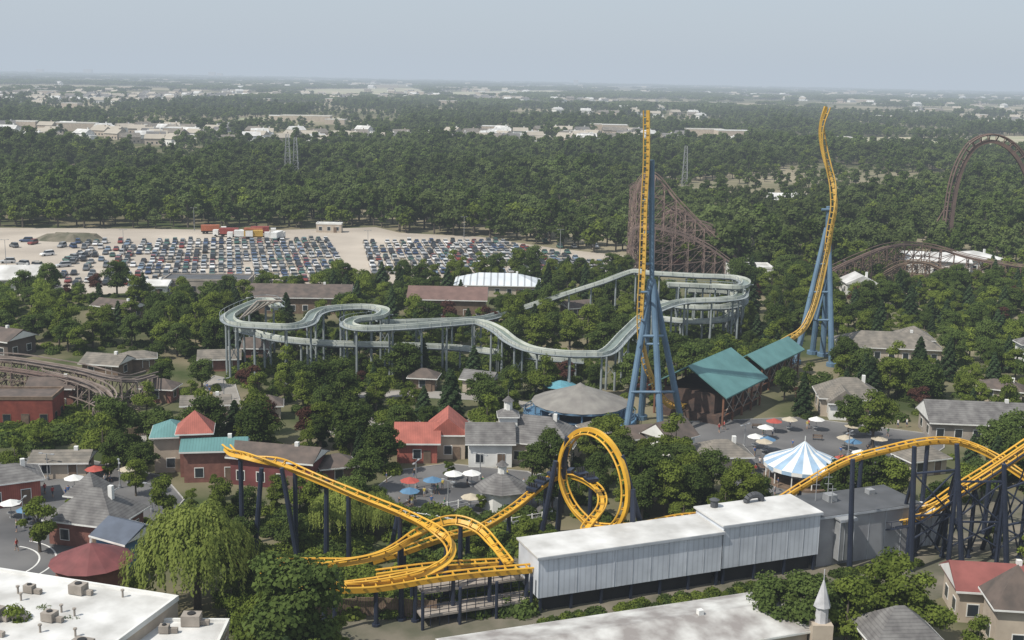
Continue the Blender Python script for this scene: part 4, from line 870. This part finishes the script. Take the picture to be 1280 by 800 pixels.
while y<400:
    BBL=[b for b in BB if b[3]>y-8 and b[2]<y+8]
    sp=5.7; x=-(y*.98+12)*.427*1.15-15; xm=-x
    while x<xm:
        X=x+random.uniform(-.45,.45)*sp; Y=y+random.uniform(-.45,.45)*sp
        if freeb(X,Y):
            nz_=noise.noise(Vector((X*.02,Y*.02,1.0))); r=random.random()
            if r<.82:
                u=random.random(); sc=random.uniform(.5,1.0)
                if Y<165: sc*=.7
                if u<.12+.25*max(0,nz_)*2: me=random.choice(TC); nm='pine_tree'; sc*=1.0
                elif u<.95: me=random.choice(TR); nm='deciduous_tree'
                else: me=TRR if random.random()<.5 else TR[2]; nm='deciduous_tree'
                inst(nm,me,(X,Y,0),random.random()*6.28,(sc*random.uniform(.9,1.1),sc*random.uniform(.9,1.1),sc*random.uniform(.85,1.15))); cnt+=1
            for k in range(2): shr.append((X+random.uniform(-3,3),Y+random.uniform(-3,3),0,random.uniform(.6,1.4)))
        x+=sp
    y+=sp
for i in range(480):
    p=G(random.uniform(290,660),random.uniform(640,770)); shr.append((p.x,p.y,0,random.uniform(.6,1.5)))
for i in range(260):
    p=G(random.uniform(290,740),random.uniform(448,480)); shr.append((p.x,p.y,0,random.uniform(.8,1.8)))
for i in range(160):
    p=G(random.uniform(0,170),random.uniform(500,556)); shr.append((p.x,p.y,0,random.uniform(.8,1.8)))
for i in range(200):
    p=G(random.uniform(808,935),random.uniform(396,458)); shr.append((p.x,p.y,0,random.uniform(1.0,2.4)))
for i in range(90):
    p=XP(random.uniform(-2,55),random.uniform(-3.2,-1.6),0); shr.append((p.x,p.y,0,random.uniform(.4,.9)))
scatter('shrubbery',shr,SHR)
print('park trees',cnt,'forest',len(far),len(far2))
# ---------------- people ----------------
def person(walk,shirt,pants,skin,hair):
    me=bpy.data.meshes.new('pr'); w=.18 if walk else .02
    V=[(0,0,.95),(0,0,1.15),(0,0,1.38),(0,0,1.5),(0,.0,1.6),(0,.01,1.7),(.19,0,1.4),(-.19,0,1.4),(.25,-w*.5,1.13),(-.25,w*.5,1.13),(.25,-w-.06,.88),(-.25,w-.06,.88),(.1,0,.9),(-.1,0,.9),(.11,w*.9,.5),(-.11,-w*.9,.5),(.11,w*1.5,.08),(-.11,-w*1.3,.08),(.11,w*1.5-.16,.04),(-.11,-w*1.3-.16,.04)]
    E=[(0,1),(1,2),(2,3),(3,4),(4,5),(2,6),(2,7),(6,8),(7,9),(8,10),(9,11),(0,12),(0,13),(12,14),(13,15),(14,16),(15,17),(16,18),(17,19)]
    Rd=[.15,.13,.16,.06,.1,.1,.075,.075,.05,.05,.035,.035,.1,.1,.07,.07,.045,.045,.035,.035]
    me.from_pydata(V,E,[]); ob=bpy.data.objects.new('pr',me); COL.objects.link(ob); sm=ob.modifiers.new('s','SKIN')
    for i,r in enumerate(Rd): me.skin_vertices[0].data[i].radius=(r,r*.8)
    me.skin_vertices[0].data[0].use_root=True; ss=ob.modifiers.new('u','SUBSURF'); ss.levels=1
    dg=bpy.context.evaluated_depsgraph_get(); dg.update(); m2=bpy.data.meshes.new_from_object(ob.evaluated_get(dg)); bpy.data.objects.remove(ob)
    m2.name='person'; m2.materials.clear()
    for c in(shirt,pants,skin,hair): m2.materials.append(c)
    for p in m2.polygons:
        z=p.center.z; x=abs(p.center.x)
        p.material_index=3 if (z>1.68 or (z>1.55 and p.center.y>.05)) else 2 if (z>1.44 or (x>.2 and z<1.2)) else 0 if z>.95 else 1 if z>.48 else 2
        p.use_smooth=True
    return m2
SK=M('skin',(.5,.32,.23),None,1,.6); HA=M('hair',(.05,.035,.025),None,1,.7)
PE=[]
for i,(a,b) in enumerate([((.7,.7,.7),(.05,.07,.15)),((.45,.05,.05),(.06,.06,.06)),((.06,.15,.4),(.3,.27,.2)),((.03,.03,.03),(.08,.1,.2)),((.6,.5,.1),(.5,.5,.5)),((.1,.3,.15),(.1,.1,.1))]): PE.append(person(i%2,M('shirt',a,None,1,.8),M('trousers',b,None,1,.8),SK,HA))
for x0,x1,y0,y1,n in((5,190,590,630,16),(20,180,640,700,16),(480,690,595,640,30),(900,1090,560,620,26),(255,298,480,530,8),(420,740,526,545,12),(860,1160,530,550,14)):
    for i in range(n):
        p=G(random.uniform(x0,x1),random.uniform(y0,y1)); inst('person',random.choice(PE),(p.x,p.y,.03),random.random()*6.28,random.uniform(.92,1.08))
q=MB()
for R_ in(6.0,8.0):
    c=G(-15,705); pr=None
    for i in range(25):
        a=-1.3+2.6*i/24; p0=Vector((c.x+R_*math.cos(a),c.y+R_*math.sin(a),.03)); p1=Vector((c.x+(R_+.22)*math.cos(a),c.y+(R_+.22)*math.sin(a),.03))
        if pr: q.add([pr[0],pr[1],p1,p0],[(0,1,2,3)])
        pr=(p0,p1)
q.obj('road_marking',WPAINT)
# ---------------- light ----------------
EL=math.radians(52); AZ=math.radians(235)
sd=Vector((math.sin(AZ)*math.cos(EL),math.cos(AZ)*math.cos(EL),math.sin(EL)))
sl=bpy.data.lights.new('sun','SUN'); sl.energy=4.8; sl.angle=math.radians(.5); sl.color=(1,.94,.84); so=bpy.data.objects.new('sun',sl); COL.objects.link(so); so.rotation_euler=(-sd).to_track_quat('-Z','Y').to_euler()
w=bpy.data.worlds.new('World'); SC.world=w; w.use_nodes=True; nt=w.node_tree; bg=nt.nodes['Background']; sk=nt.nodes.new('ShaderNodeTexSky'); sk.sky_type='NISHITA'; sk.sun_disc=False; sk.sun_elevation=EL; sk.sun_rotation=AZ; sk.dust_density=2.0; sk.altitude=200
mx=nt.nodes.new('ShaderNodeMix'); mx.data_type='RGBA'; mx.inputs[0].default_value=.72; nt.links.new(sk.outputs[0],mx.inputs[6]); mx.inputs[7].default_value=(6.0,6.8,7.7,1)
nt.links.new(mx.outputs[2],bg.inputs[0]); bg.inputs[1].default_value=.10
SC.view_settings.view_transform='Standard'; SC.view_settings.look='None'; SC.view_settings.exposure=0
